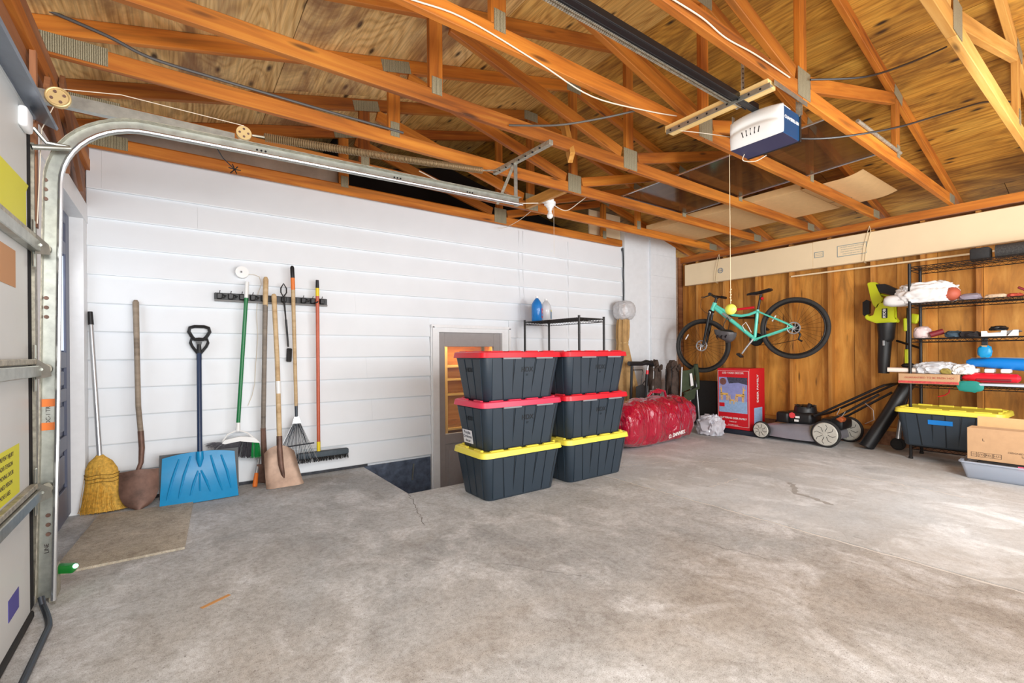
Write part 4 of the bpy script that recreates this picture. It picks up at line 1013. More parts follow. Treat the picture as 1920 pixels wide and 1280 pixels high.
# ================================================================ WIRE RACK WITH BOTTLES, UMBRELLA
t = thing('wire_rack', 'black wire shelving unit standing behind the stacked totes', 'shelf rack', (3.43, 3.8, 0))
ra = 0.06
def rp(x, y): 
    x -= 3.43; y -= 3.80; return (3.43 + x * math.cos(ra) - y * math.sin(ra), 3.80 + x * math.sin(ra) + y * math.cos(ra))
for x in (3.24, 3.62):
    for y in (3.39, 4.22):
        a = rp(x, y); m = MB(); m.cyl((*a, 0), (*a, 1.425), 0.0125, n=12)
        for z in [0.1 * k + 0.05 for k in range(14)]: m.cyl((*a, z), (*a, z + 0.004), 0.0135, n=10)
        obj('post', m, M['blackm'], t)
for z in (0.12, 0.75, 1.40):
    m = MB()
    A = [rp(3.24, 3.39), rp(3.62, 3.39), rp(3.62, 4.22), rp(3.24, 4.22)]
    for dz in (0, -0.03): m.tube([(*a, z + dz) for a in A], 0.004, 6, closed=True)
    for k in range(30):
        y = 3.39 + 0.83 * (k + 0.5) / 30; a = rp(3.24, y); b = rp(3.62, y); m.cyl((*a, z + 0.004), (*b, z + 0.004), 0.002, n=5)
    for x in (3.24, 3.62):
        P = []
        for k in range(41): P.append((*rp(x, 3.39 + 0.83 * k / 40), z - 0.015 + (0.013 if k % 2 else -0.013)))
        m.tube(P, 0.002, 4)
    for y in (3.39, 4.22):
        P = []
        for k in range(19): P.append((*rp(3.24 + 0.38 * k / 18, y), z - 0.015 + (0.013 if k % 2 else -0.013)))
        m.tube(P, 0.002, 4)
    obj('wire_shelf', m, M['blackm'], t, kind='stuff')
def jug(label, loc, rz, body_m, top_m, lab, h=0.285, nm='fluid_jug'):
    t = thing(nm, label, 'bottle', loc, rz)
    prof = [(0.0, 0.80), (0.012, 0.95), (0.03, 1.0), (0.60, 1.0), (0.68, 0.96), (0.80, 0.68), (0.90, 0.34), (0.93, 0.24)]
    m = MB(); m.loft([[(x, y, z * h) for x, y in rrect(0.078 * s_, 0.058 * s_, 0.045 * s_)] for z, s_ in prof]); b = obj('bottle_body', m, body_m, t, local=True, smooth=60)
    m = MB(); m.cyl((0, 0, 0.925 * h), (0, 0, h), 0.019, n=18); obj('cap', m, top_m, t, local=True)
    m = MB(); m.tube([(0.045, 0, 0.70 * h), (0.055, 0, 0.82 * h), (0.03, 0, 0.90 * h)], 0.008, 8); obj('handle', m, body_m, t, local=True)
    m = MB(); m.box((0.0, -0.0585, 0.33 * h), (0.085, 0.002, 0.38 * h)); l_ = obj('label_sheet', m, lab, t, local=True, smooth=0)
    return t
a = rp(3.34, 4.12)
t = jug('clear jug of bright blue fluid with a red label on the black wire rack', (a[0], a[1], 1.406), 0.75, M['fluid'], M['whitep'], plain('jug_label_red', (196, 40, 60), 0.5))
W = WM[t.name]
m = MB(); m.box((0.0, -0.0600, 0.075), (0.085, 0.001, 0.03)); obj('label_band', m, M['inflblue'], t, local=True, smooth=0)
text('label_text', '-20', 0.03, W @ frame((0.0, -0.0610, 0.11), (1, 0, 0), (0, 0, 1)), M['whitep'], t, 0.0004)
a = rp(3.50, 4.14)
t = jug('near-empty clear jug with small blue label behind the blue one on the rack', (a[0], a[1], 1.406), 0.75, M['clearp'], M['whitep'], plain('jug_label_teal', (30, 110, 150), 0.5), 0.27)
W = WM[t.name]; m = MB(); m.box((0.0, -0.0600, 0.13), (0.085, 0.001, 0.018)); obj('label_band', m, plain('jug_label_yel', (230, 220, 110), 0.5), t, local=True, smooth=0)

t = thing('patio_umbrella', 'closed tan patio umbrella leaning in the corner, a clear plastic bag over its top', 'umbrella', (4.95, 4.2, 0))
m = MB()
zs_ = [(0.02, 4.98, 0.17, 0.10), (0.25, 4.97, 0.19, 0.11), (0.45, 4.96, 0.18, 0.10), (0.70, 4.92, 0.14, 0.09), (0.95, 4.88, 0.105, 0.08), (1.10, 4.86, 0.082, 0.07), (1.17, 4.855, 0.070, 0.06), (1.25, 4.86, 0.082, 0.07), (1.40, 4.87, 0.085, 0.07), (1.52, 4.88, 0.075, 0.06)]
rings = []
for z, cx, a, b in zs_:
    rr = []
    for q in range(48):
        th = q * PI / 24; f_ = 1 + 0.16 * math.sin(8 * th + 0.6 * z) + 0.06 * math.sin(17 * th + 2 * z)
        rr.append((cx + a * f_ * math.cos(th), 4.20 + b * f_ * math.sin(th), z))
    rings.append(rr)
m.loft(rings); obj('canopy', m, M['tan'], t, smooth=60)
m = MB(); m.tube([(4.87 + 0.074 * math.cos(q * PI / 12), 4.20 + 0.064 * math.sin(q * PI / 12), 1.175) for q in range(24)], 0.007, 6, closed=True); obj('tie_strap', m, plain('tan_strap', (206, 176, 124), 0.8), t)
pole(t, 'pole_tip', (4.885, 4.20, 1.5), (4.89, 4.20, 1.70), 0.018, 0.016, M['cabinet'])
bg = obj('plastic_bag', crumple((4.885, 4.19, 1.475), (0.30, 0.24, 0.26), 3, 0.07, 2.2, 5, False), glassy('bag_film', (214, 214, 216), 0.72, 0.3)); tag(bg, 'clear crumpled plastic bag pulled over the top of the tan umbrella', 'plastic bag')

# ================================================================ RED DUFFEL AND THINGS IN THE CORNER
t = thing('duffel_bag', 'big shiny red vinyl duffel bag lying on the floor past the totes', 'duffel bag', (4.45, 3.42, 0))
m = MB(); nu, nv = 64, 40; G = []
for i in range(nu + 1):
    u = i / nu; a = (u - 0.5) * 2
    x = 4.50 + a * 0.72
    e = (1 - abs(a) ** 4.5) ** 0.42 if abs(a) < 1 else 0
    topz_ = 0.56 - 0.10 * u * u - 0.03 * math.sin(u * 5)
    yc = 3.42 + 0.12 * (u - 0.3); hw = 0.23
    ring = []
    for j in range(nv):
        th = 2 * PI * j / nv; cy = math.cos(th); sz = math.sin(th)
        yy = math.copysign(abs(cy) ** 0.7, cy) * hw * (0.55 + 0.45 * e) * (1 if abs(a) < 1 else 0)
        zz = topz_ * 0.5 + math.copysign(abs(sz) ** 0.72, sz) * topz_ * 0.5 * (0.35 + 0.65 * e)
        p = Vector((x, yc + yy, zz))
        nz = noise.noise(Vector((x * 5, p.y * 5, p.z * 2.4))); n2 = 0.5 - abs(noise.noise(Vector((x * 8 + p.z * 6, p.y * 5, p.z * 3 + 4)))) * 2
        n3 = 0.5 - abs(noise.noise(Vector((x * 15, p.y * 13, p.z * 8 + 9)))) * 2
        dsp = 0.040 * nz + 0.016 * n2 + 0.016 * n3
        v = Vector((0, yy, zz - topz_ / 2)); v = v.normalized() if v.length > 0 else v
        p += v * dsp * (1 if zz > 0.05 else 0.15)
        p.x += 0.03 * n2 * a
        p.z = max(0.003, p.z)
        ring.append(p)
    G.append(ring)
m.loft(G); bmesh.ops.smooth_vert(m.b, verts=m.b.verts, factor=0.3, use_axis_x=True, use_axis_y=True, use_axis_z=True)
bmesh.ops.subdivide_edges(m.b, edges=m.b.edges[:], cuts=1, smooth=0.3, use_grid_fill=True)
for v in m.b.verts: v.co.z = max(0.003, v.co.z)
obj('bag_shell', m, M['duffel'], t, smooth=180)
m = MB(); m.tube([(4.30, 3.36, 0.55), (4.33, 3.33, 0.60), (4.42, 3.32, 0.625), (4.55, 3.32, 0.60), (4.60, 3.34, 0.54)], 0.014, 8)
m.box((4.40, 3.33, 0.60), (0.16, 0.05, 0.03), (0, 0.1, 0), 0.01, 2); obj('carry_handle', m, M['duffel'], t)
m = MB(); m.tube([(4.55, 3.20, 0.53), (4.56, 3.155, 0.49), (4.66, 3.155, 0.47), (4.67, 3.19, 0.52)], 0.009, 8); obj('strap_loop', m, plain('dark_red_strap', (110, 8, 26), 0.4), t)
text('bag_lettering', 'O. DANNELL', 0.062, frame((4.52, 3.135, 0.135), (1, 0.10, 0.06), (0, -0.25, 1)), M['whitep'], t, 0.002, bold=0.0012)

# clear crumpled bag by the red box
bg = obj('plastic_wrap', crumple((5.50, 3.33, 0.0), (0.26, 0.30, 0.30), 8, 0.22, 2.6, 4), glassy('wrap_film', (206, 206, 214), 0.85, 0.2)); tag(bg, 'crumpled clear plastic bag bunched on the floor beside the red gift box', 'plastic bag')

# folded walker with black grips
t = thing('folded_walker', 'folded walker with black padded grip and red collar behind the duffel', 'walker', (5.0, 3.98, 0))
m = MB(); m.tube([(4.72, 3.98, 0.905), (4.95, 3.96, 0.90)], 0.030, 10); m.tube([(4.95, 3.96, 0.90), (5.02, 3.95, 0.915), (5.12, 3.94, 0.90), (5.155, 3.94, 0.875)], [0.03, 0.036, 0.034, 0.022], 12); obj('grip', m, M['black'], t)
pole(t, 'handle_tube', (5.07, 3.95, 0.89), (5.05, 3.95, 0.80), 0.012, 0.012, M['silver'])
pole(t, 'collar', (5.055, 3.95, 0.81), (5.045, 3.95, 0.75), 0.018, 0.018, M['red'])
pole(t, 'leg', (5.045, 3.95, 0.76), (5.04, 4.02, 0.02), 0.021, 0.018, M['black'])
pole(t, 'leg', (4.78, 3.98, 0.88), (4.80, 4.04, 0.02), 0.018, 0.016, M['black'])
m = MB(); m.tube([(4.78, 3.99, 0.82), (4.95, 3.95, 0.82), (4.965, 3.95, 0.79), (4.93, 3.95, 0.68), (4.92, 3.95, 0.60), (4.98, 3.95, 0.655), (5.04, 3.95, 0.70)], 0.006, 6); obj('brake_cable', m, M['black'], t)
m = MB(); m.grid(lambda u, v: (4.84 + u * 0.17, 3.97 - 0.03 * math.sin(u * PI), 0.60 - v * 0.42 + 0.03 * math.sin(u * 3)), 8, 8, 0.006); obj('mesh_pouch', m, M['rubber'], t)
for x in (4.80, 5.04):
    m = MB(); m.torus((x, 4.03, 0.07), 0.055, 0.014, (1, 0, 0), 24, 8); obj('wheel', m, M['rubber'], t)

# folding camp chairs
def camp_chair(label, x, y, fab, n, w_=0.16):
    t = thing('folded_camp_chair', label, 'camp chair', (x, y, 0), 0, 'folded camp chairs in the corner')
    for k, (dx, dy) in enumerate([(-w_ / 2, -0.04), (w_ / 2, -0.04), (-w_ / 2, 0.05), (w_ / 2, 0.05)]):
        m = MB(); m.cyl((x + dx * 0.8, y + dy, 0.86 - 0.02 * k), (x + dx + 0.04 * (1 if k % 2 else -1) * 0.3, y + dy + 0.02, 0.012), 0.009, n=8); obj('leg', m, M['silver'] if n % 2 else M['blackm'], t)
        m = MB(); m.cyl((x + dx + 0.012 * (1 if k % 2 else -1), y + dy + 0.02, 0.03), (x + dx + 0.012 * (1 if k % 2 else -1), y + dy + 0.02, 0.0), 0.014, n=8); obj('foot', m, M['rubber'], t)
    m = MB(); m.cyl((x - w_ / 2, y - 0.03, 0.55), (x + w_ / 2, y + 0.04, 0.12), 0.007, n=8); m.cyl((x + w_ / 2, y - 0.03, 0.55), (x - w_ / 2, y + 0.04, 0.12), 0.007, n=8); obj('cross_brace', m, M['blackm'], t, kind='stuff')
    c = crumple((x, y, 0.40), (w_ * 1.05, 0.15, 0.50), n * 5 + 2, 0.20, 2.0, 4, False); obj('seat_fabric', c, fab, t, smooth=60)
    m = MB(); m.tube([(x - w_ / 2, y - 0.06, 0.80), (x - w_ / 4, y - 0.085, 0.86), (x, y - 0.08, 0.80), (x + w_ / 4, y - 0.085, 0.87), (x + w_ / 2, y - 0.05, 0.82)], 0.018, 8); obj('arm_fabric', m, fab, t)
camp_chair('folded brown camp chair nearest the walker', 5.24, 3.98, M['brownfab'], 1)
camp_chair('folded dark brown camp chair squeezed between the brown one and the green chair', 5.41, 3.82, M['brownfab'], 2)
t = thing('green_camp_chair', 'folded olive green camp chair with white tag and silver legs', 'camp chair', (5.55, 3.75, 0), 0.0, 'folded camp chairs in the corner')
def fgc(u, v):
    return (5.42 + 0.31 * u + 0.02 * v, 3.70 - 0.05 * math.sin(u * PI) + 0.03 * v, 0.80 + 0.07 * u - 0.30 * v + 0.04 * math.sin(u * PI) * (v - 0.4))
m = MB(); m.grid(fgc, 10, 8, 0.012); bk = obj('back_fabric', m, M['olive'], t, smooth=60)
m = MB(); m.grid(lambda u, v: (5.45 + 0.25 * u, 3.67 + 0.03 * v, 0.50 + 0.05 * u - 0.13 * v), 8, 4, 0.02); obj('seat_fabric', m, M['olive'], t, smooth=60)
m = MB(); m.tube([(5.70, 3.66, 0.88), (5.74, 3.66, 0.70), (5.76, 3.66, 0.55)], [0.03, 0.028, 0.018], 8); m.tube([(5.44, 3.66, 0.50), (5.60, 3.65, 0.53), (5.75, 3.65, 0.56)], 0.018, 8); obj('arm_fabric', m, M['olive'], t, kind='stuff')
m = MB(); m.prism([(5.52, 3.632, 0.76), (5.57, 3.630, 0.765), (5.61, 3.634, 0.60), (5.55, 3.634, 0.59)], (0, 0.002, 0)); obj('white_tag', m, M['whitep'], bk, smooth=0)
for a, b in [((5.42, 3.68, 0.85), (5.44, 3.74, 0.012)), ((5.47, 3.68, 0.50), (5.50, 3.66, 0.012)), ((5.72, 3.68, 0.86), (5.79, 3.66, 0.012)), ((5.68, 3.72, 0.60), (5.70, 3.76, 0.012)), ((5.60, 3.7, 0.4), (5.66, 3.74, 0.012))]:
    pole(t, 'leg', a, b, 0.0095, 0.0095, M['silver'], 8)

# dark case leaning behind
m = MB(); m.box((6.08, 3.78, 0.33), (0.10, 0.40, 0.62), (0, 0.06, 0.1), 0.03, 2); k_ = obj('black_bag_case', m, M['rubber']); tag(k_, 'tall black soft case standing against the wood wall behind the green chair', 'case')

# red gift box on black case
m = MB(); m.bx(5.74, 6.14, 2.80, 3.46, 0.0, 0.062, 0.015, 2); k_ = obj('flat_black_case', m, plain('dark_navy_case', (34, 40, 54), 0.5)); tag(k_, 'flat dark case lying on the floor under the red gift box', 'case')
t = thing('gift_box', 'red upright carton with a picture of glowing deer lawn lights', 'box', (5.95, 3.17, 0.063))
m = MB(); m.bx(5.75, 6.13, 2.957, 3.377, 0.063, 0.835, 0.004); obj('carton', m, M['boxred'], t, smooth=0)
def fr(nm, y0, y1, z0, z1, mt, o=0.0012): 
    m = MB(); m.bx(5.75 - o, 5.7505, y0, y1, z0, z1); return obj(nm, m, mt, t, smooth=0)
pic = fr('picture_panel', 2.985, 3.355, 0.30, 0.72, M['picture'])
fr('picture_snow', 2.985, 3.355, 0.27, 0.42, M['picsnow'], 0.0018)
m = MB(); m.prism([(5.7482, 3.25, 0.72), (5.7482, 2.985, 0.72), (5.7482, 2.985, 0.63), (5.7482, 3.10, 0.655), (5.7482, 3.22, 0.64)], (0.002, 0, 0)); obj('picture_trees', m, M['picdark'], t, smooth=0)
m = MB(); m.cyl((5.749, 3.30, 0.665), (5.7475, 3.30, 0.665), 0.045, n=24); obj('picture_roundel', m, plain('roundel_brown', (120, 76, 70), 0.6, var=0.4, scale=60), t)
def deer(y, z, s_, fl=1):
    m = MB(); X_ = 5.7474
    P = lambda a, b: (X_, y + a * s_ * fl, z + b * s_)
    m.prism([P(-0.5, 0.0), P(0.35, 0.0), P(0.42, 0.22), P(-0.45, 0.25)], (0.002, 0, 0))
    for a in (-0.42, -0.28, 0.22, 0.36): m.prism([P(a, -0.55), P(a + 0.07, -0.55), P(a + 0.09, 0.05), P(a - 0.02, 0.05)], (0.002, 0, 0))
    m.prism([P(-0.45, 0.15), P(-0.28, 0.2), P(-0.30, 0.75), P(-0.55, 0.70), P(-0.58, 0.62), P(-0.42, 0.58)], (0.002, 0, 0))
    m.prism([P(-0.36, 0.75), P(-0.30, 1.05), P(-0.28, 1.05), P(-0.31, 0.74)], (0.002, 0, 0)); m.prism([P(-0.42, 0.75), P(-0.50, 1.02), P(-0.47, 1.03), P(-0.38, 0.75)], (0.002, 0, 0))
    obj('picture_deer', m, M['picgold'], t, smooth=0, kind='stuff')
deer(3.28, 0.49, 0.12, -1); deer(3.08, 0.48, 0.13, 1); deer(3.18, 0.42, 0.075, -1)
WX = lambda y, z: frame((5.7485, y, z), (0, -1, 0), (0, 0, 1))
text('box_lettering', 'LED YARD DECOR', 0.034, WX(3.17, 0.775), M['whitep'], t, 0.0004)
text('box_lettering', 'GLITTERING DEER FAMILY', 0.030, WX(3.17, 0.20), M['whitep'], t, 0.0004, bold=0.0008)
text('box_lettering', '3 PIECE SET', 0.020, WX(3.17, 0.155), M['whitep'], t, 0.0004)
text('box_lettering', '210 CLEAR LIGHTS', 0.016, WX(3.17, 0.115), M['whitep'], t, 0.0004)
fr('price_flash', 3.28, 3.35, 0.34, 0.39, M['boxred'], 0.003); 
for a, b, c_, d_ in [(3.368, 3.371, 0.10, 0.80), (2.966, 2.969, 0.10, 0.80), (2.966, 3.371, 0.80, 0.803), (2.966, 3.371, 0.10, 0.103)]: fr('printed_border', a, b, c_, d_, M['whitep'], 0.002)
text('box_lettering', 'DEER FAMILY', 0.06, frame((5.95, 2.9555, 0.58), (0, 0, 1), (-1, 0, 0)), M['whitep'], t, 0.0004, bold=0.001)
m = MB(); m.bx(5.86, 6.06, 2.955, 2.958, 0.14, 0.34); obj('side_picture', m, M['picsnow'], t, smooth=0)

# ================================================================ LAWN MOWER
t = thing('lawn_mower', 'push lawn mower with grey deck and black engine parked against the wood wall', 'lawn mower', (5.98, 2.45, 0))
def wheel(c, r, w_, face=True):
    m = MB(); m.torus(c, r - w_ * 0.38, w_ * 0.42, (1, 0, 0), 36, 10); m.cyl((c[0] - w_ * 0.40, c[1], c[2]), (c[0] + w_ * 0.40, c[1], c[2]), r - 0.01, n=36)
    wh = obj('wheel', m, M['rubber'], t)
    if face:
        m = MB(); m.cyl((c[0] - w_ * 0.42, c[1], c[2]), (c[0] - w_ * 0.62, c[1], c[2]), r * 0.86, r * 0.80, n=36); hc = obj('hubcap', m, M['hubcap'], wh)
        for k in range(8):
            a = k * PI / 4 + 0.2; m = MB(); m.box((c[0] - w_ * 0.63, c[1] + r * 0.45 * math.cos(a), c[2] + r * 0.45 * math.sin(a)), (0.004, 0.006, r * 0.5), (a - PI / 2 + PI, 0, 0)); m2 = m
            m.b.free(); m = MB(); m.tube([(c[0] - w_ * 0.62, c[1] + r * 0.22 * math.cos(a), c[2] + r * 0.22 * math.sin(a)), (c[0] - w_ * 0.60, c[1] + r * 0.55 * math.cos(a + 0.12), c[2] + r * 0.55 * math.sin(a + 0.12)), (c[0] - w_ * 0.60, c[1] + r * 0.72 * math.cos(a - 0.1), c[2] + r * 0.72 * math.sin(a - 0.1))], 0.003, 5)
            obj('hub_groove', m, M['rubber'], wh)
        m = MB(); m.cyl((c[0] - w_ * 0.60, c[1], c[2]), (c[0] - w_ * 0.72, c[1], c[2]), 0.018, n=14); obj('hub_cap_nut', m, M['hubcap'], wh)
    return wh
wheel((5.72, 2.80, 0.103), 0.103, 0.045); wheel((5.72, 2.115, 0.145), 0.145, 0.05); wheel((6.27, 2.80, 0.103), 0.103, 0.045, False); wheel((6.27, 2.085, 0.145), 0.145, 0.05)
m = MB(); rings = []
for y, hw, zt, zb in [(2.86, 0.10, 0.12, 0.07), (2.83, 0.20, 0.155, 0.055), (2.72, 0.25, 0.185, 0.045), (2.5, 0.265, 0.20, 0.04), (2.3, 0.26, 0.21, 0.04), (2.15, 0.23, 0.21, 0.05), (2.06, 0.19, 0.16, 0.07)]:
    c = 5.995; r_ = []
    for x, z in [(-hw - 0.02, zb), (-hw - 0.015, zb + 0.02), (-hw, (zb + zt) / 2), (-hw * 0.92, zt - 0.02), (-hw * 0.8, zt), (hw * 0.8, zt), (hw * 0.92, zt - 0.02), (hw, (zb + zt) / 2), (hw + 0.015, zb + 0.02), (hw + 0.02, zb)]: r_.append((c + x, y, z))
    rings.append(r_)
m.loft(rings); obj('deck', m, M['mowgrey'], t, smooth=50)
m = MB(); m.bx(5.735, 5.80, 2.20, 2.28, 0.07, 0.21, 0.01); obj('side_bracket', m, plain('khaki_bracket', (130, 124, 100), 0.6), t)
m = MB(); m.bx(5.84, 6.14, 2.30, 2.62, 0.20, 0.34, 0.04, 3); eng = obj('engine_block', m, M['black'], t)
m = MB(); m.cyl((5.98, 2.42, 0.33), (5.98, 2.42, 0.40), 0.12, 0.11, 28); m.cyl((5.98, 2.42, 0.40), (5.98, 2.42, 0.42), 0.10, 0.06, 28); sh = obj('fan_shroud', m, M['black'], t)
for k in range(10):
    a = k * PI / 5; m = MB(); m.box((5.98 + 0.085 * math.cos(a), 2.42 + 0.085 * math.sin(a), 0.412), (0.05, 0.012, 0.012), (0, 0, a)); obj('vent_rib', m, M['blackm'], sh, smooth=0)
m = MB(); m.box((5.85, 2.60, 0.27), (0.12, 0.14, 0.13), (0, 0, 0), 0.03, 3); obj('air_filter_cover', m, M['blackm'], t)
m = MB(); m.cyl((5.86, 2.34, 0.40), (5.86, 2.32, 0.445), 0.022, n=16); obj('fuel_cap', m, M['black'], t)
m = MB(); m.cyl((5.828, 2.50, 0.30), (5.820, 2.50, 0.30), 0.035, n=7); obj('red_badge', m, plain('coral_badge', (226, 70, 76), 0.4), t, smooth=0)
for y_, z_ in ((2.455, 0.285), (2.465, 0.245)):
    m = MB(); m.bx(5.826, 5.8385, y_ - 0.03, y_ + 0.012, z_ - 0.014, z_ + 0.010); obj('spec_label', m, M['whitep'], t, smooth=0)
for x in (5.79, 6.19):
    m = MB(); m.tube([(x, 2.22, 0.22), (x, 2.05, 0.32), (x, 1.66, 0.60)], 0.0125, 10); obj('lower_handle', m, M['blackm'], t)
    m = MB(); m.tube([(x + 0.01, 2.25, 0.325), (x + 0.01, 2.21, 0.345), (x + 0.01, 1.66, 0.675), (x + 0.01, 1.61, 0.70)], 0.0125, 10); obj('upper_handle', m, M['blackm'], t)
m = MB(); m.tube([(5.80, 2.25, 0.325), (6.0, 2.27, 0.318), (6.20, 2.25, 0.325)], 0.016, 10); obj('grip_bar', m, M['black'], t)
m = MB(); m.tube([(5.80, 1.62, 0.695), (6.0, 1.62, 0.70), (6.20, 1.62, 0.695)], 0.0125, 10); obj('cross_bar', m, M['blackm'], t)
m = MB(); m.bx(5.86, 6.14, 2.0, 2.22, 0.18, 0.30, 0.03, 2); obj('rear_door', m, M['black'], t)
m = MB(); m.box((5.85, 2.02, 0.31), (0.10, 0.08, 0.05), (0.6, 0, 0), 0.012); obj('orange_guard', m, plain('rust_orange', (170, 84, 40), 0.5), t)
m = MB(); m.tube([(5.78, 1.95, 0.40), (5.775, 1.985, 0.34), (5.78, 2.03, 0.36), (5.785, 2.00, 0.43)], 0.003, 6); m.tube([(5.80, 1.80, 0.52), (5.76, 1.70, 0.44), (5.78, 1.70, 0.34), (5.85, 1.80, 0.28)], 0.003, 6); obj('control_cable', m, M['silver'], t, kind='stuff')

# black blower tube leaning, kick scooter
t = thing('vacuum_tube', 'fat black plastic tube leaning beside the metal shelf', 'tube', (6.0, 1.8, 0))
m = MB(); m.tube([(6.22, 1.475, 0.86), (6.19, 1.50, 0.76), (6.09, 1.66, 0.38), (5.995, 1.83, 0.02)], [0.045, 0.062, 0.064, 0.066], 24); obj('barrel', m, M['black'], t)
m = MB(); m.torus((5.983, 1.835, 0.02), 0.062, 0.006, (0.25, -0.35, 0.9), 28, 6); obj('end_ring', m, M['black'], t)
t = thing('kick_scooter', 'folded kick scooter with small black wheel standing behind the shelf post', 'scooter', (6.2, 1.56, 0))
pole(t, 'steering_tube', (6.20, 1.50, 0.75), (6.17, 1.585, 0.30), 0.016, 0.016, M['blackm'])
pole(t, 'folding_joint', (6.17, 1.585, 0.32), (6.15, 1.60, 0.12), 0.020, 0.024, M['silver'])
m = MB(); m.torus((6.14, 1.60, 0.065), 0.048, 0.017, (1, 0.2, 0), 28, 8); m.cyl((6.12, 1.60, 0.065), (6.16, 1.60, 0.065), 0.04, n=20); obj('wheel', m, M['rubber'], t)
m = MB(); m.box((6.19, 1.50, 0.17), (0.09, 0.12, 0.10), (0.2, 0.1, 0), 0.02); obj('bracket', m, M['blackm'], t)
m = MB(); m.box((6.22, 1.46, 0.10), (0.11, 0.20, 0.04), (0.1, 0, 0), 0.01); obj('deck', m, M['black'], t)

# ================================================================ BICYCLE
NB = Vector((-0.9787, -0.2055, 0))
def bp(Yv, z, off=0.0):
    return Vector((6.05 - (Yv - 2.52) * 0.21, Yv, z)) + NB * off
t = thing('bicycle', 'turquoise mountain bike hanging high on the wood wall, nose tipped down', 'bicycle', bp(3.0, 0.8))
def btube(nm, pts, r, mt, n=12, parent=None):
    m = MB(); m.tube([bp(*p) for p in pts], r, n); return obj(nm, m, mt, parent or t)
def bwheel(c, R_=0.366):
    wc = bp(*c)
    m = MB(); m.torus(wc, R_ - 0.024, 0.025, NB, 64, 12); w_ = obj('wheel_tire', m, M['tire'], t)
    m = MB(); m.torus(wc, R_ - 0.056, 0.010, NB, 64, 8); obj('rim', m, M['rim'], w_)
    m = MB(); m.cyl(wc - NB * 0.04, wc + NB * 0.04, 0.020, n=18); obj('hub', m, M['silver'], w_)
    q = rotto(NB)
    for k in range(32):
        a = 2 * PI * k / 32; b = a + (0.5 if k % 2 else -0.5)
        m = MB(); m.cyl(wc + NB * (0.03 if k % 4 < 2 else -0.03) + q @ Vector((0.02 * math.cos(b), 0.02 * math.sin(b), 0)), wc + q @ Vector(((R_ - 0.06) * math.cos(a), (R_ - 0.06) * math.sin(a), 0)), 0.0011, n=4, caps=False)
        obj('spoke', m, M['rim'], w_)
    m = MB(); m.torus(wc + NB * 0.03, 0.068, 0.008, NB, 36, 6)
    for k in range(8):
        a = k * PI / 4; m.tube([wc + NB * 0.03 + q @ Vector((0.02 * math.cos(a), 0.02 * math.sin(a), 0)), wc + NB * 0.03 + q @ Vector((0.065 * math.cos(a + 0.5), 0.065 * math.sin(a + 0.5), 0))], 0.004, 5)
    obj('brake_disc', m, M['silver'], w_, kind='stuff')
    a = 2.6; p = q @ Vector(((R_ - 0.12) * math.cos(a), (R_ - 0.12) * math.sin(a), 0)); d_ = q @ Vector((-math.sin(a), math.cos(a), 0))
    m = MB(); m.cyl(wc + p - d_ * 0.04, wc + p + d_ * 0.04, 0.008, n=8); obj('reflector', m, M['whitep'], w_)
    return wc
bwheel((3.63, 1.131)); bwheel((2.562, 1.325), 0.372)
btube('down_tube', [(3.465, 1.635), (3.30, 1.49), (2.99, 1.205)], [0.026, 0.026, 0.024], M['teal'])
btube('top_tube', [(3.45, 1.66), (3.32, 1.57), (3.24, 1.525), (3.14, 1.508), (3.05, 1.52), (2.955, 1.555)], 0.018, M['teal'])
btube('seat_tube', [(2.99, 1.20), (2.952, 1.575)], 0.019, M['teal'])
btube('head_tube', [(3.502, 1.60), (3.462, 1.705)], 0.027, M['teal'])
for o in (0.05, -0.05):
    btube('chain_stay', [(2.985, 1.20, o * 0.4), (2.85, 1.245, o), (2.575, 1.34, o * 1.2)], 0.012, M['teal'])
    btube('seat_stay', [(2.955, 1.555, o * 0.3), (2.85, 1.50, o), (2.62, 1.375, o * 1.2), (2.565, 1.335, o * 1.2)], 0.010, M['teal'])
    btube('fork_leg', [(3.515, 1.575, o * 1.1), (3.555, 1.36, o * 1.1), (3.60, 1.14, o * 1.1)], [0.017, 0.020, 0.013], M['blackm'])
    btube('fork_stanchion', [(3.508, 1.585, o * 1.1), (3.532, 1.48, o * 1.1)], 0.014, M['silver'])
btube('fork_crown', [(3.51, 1.59, -0.06), (3.51, 1.59, 0.06)], 0.022, M['blackm'])
btube('stem', [(3.462, 1.70), (3.445, 1.765), (3.485, 1.80)], 0.018, M['black'])
btube('handlebar', [(3.43, 1.79, -0.30), (3.48, 1.80, -0.1), (3.49, 1.80, 0), (3.48, 1.80, 0.1), (3.43, 1.79, 0.30)], 0.013, M['blackm'])
for o in (1, -1):
    btube('grip', [(3.442, 1.792, 0.19 * o), (3.425, 1.79, 0.31 * o)], 0.019, M['black'])
    btube('brake_lever', [(3.46, 1.79, 0.17 * o), (3.52, 1.77, 0.20 * o), (3.53, 1.76, 0.29 * o)], 0.007, M['black'])
btube('brake_cable', [(3.48, 1.79, 0.17), (3.60, 1.75, 0.12), (3.63, 1.64, 0.05), (3.57, 1.575, 0.05), (3.53, 1.56, 0.06)], 0.003, M['bcable'], 5)
btube('seat_post', [(2.952, 1.56), (2.915, 1.765)], 0.014, M['black'])
m = MB(); rings = []
for y_, z_, hw, th in [(3.075, 1.775, 0.012, 0.012), (3.03, 1.782, 0.022, 0.017), (2.96, 1.785, 0.032, 0.020), (2.89, 1.795, 0.060, 0.022), (2.82, 1.81, 0.078, 0.022), (2.795, 1.812, 0.055, 0.014)]:
    c = bp(y_, z_); rings.append([c + NB * (hw * math.cos(q * PI / 8)) + Vector((0, 0, th * math.sin(q * PI / 8))) for q in range(16)])
m.loft(rings); obj('saddle', m, M['black'], t)
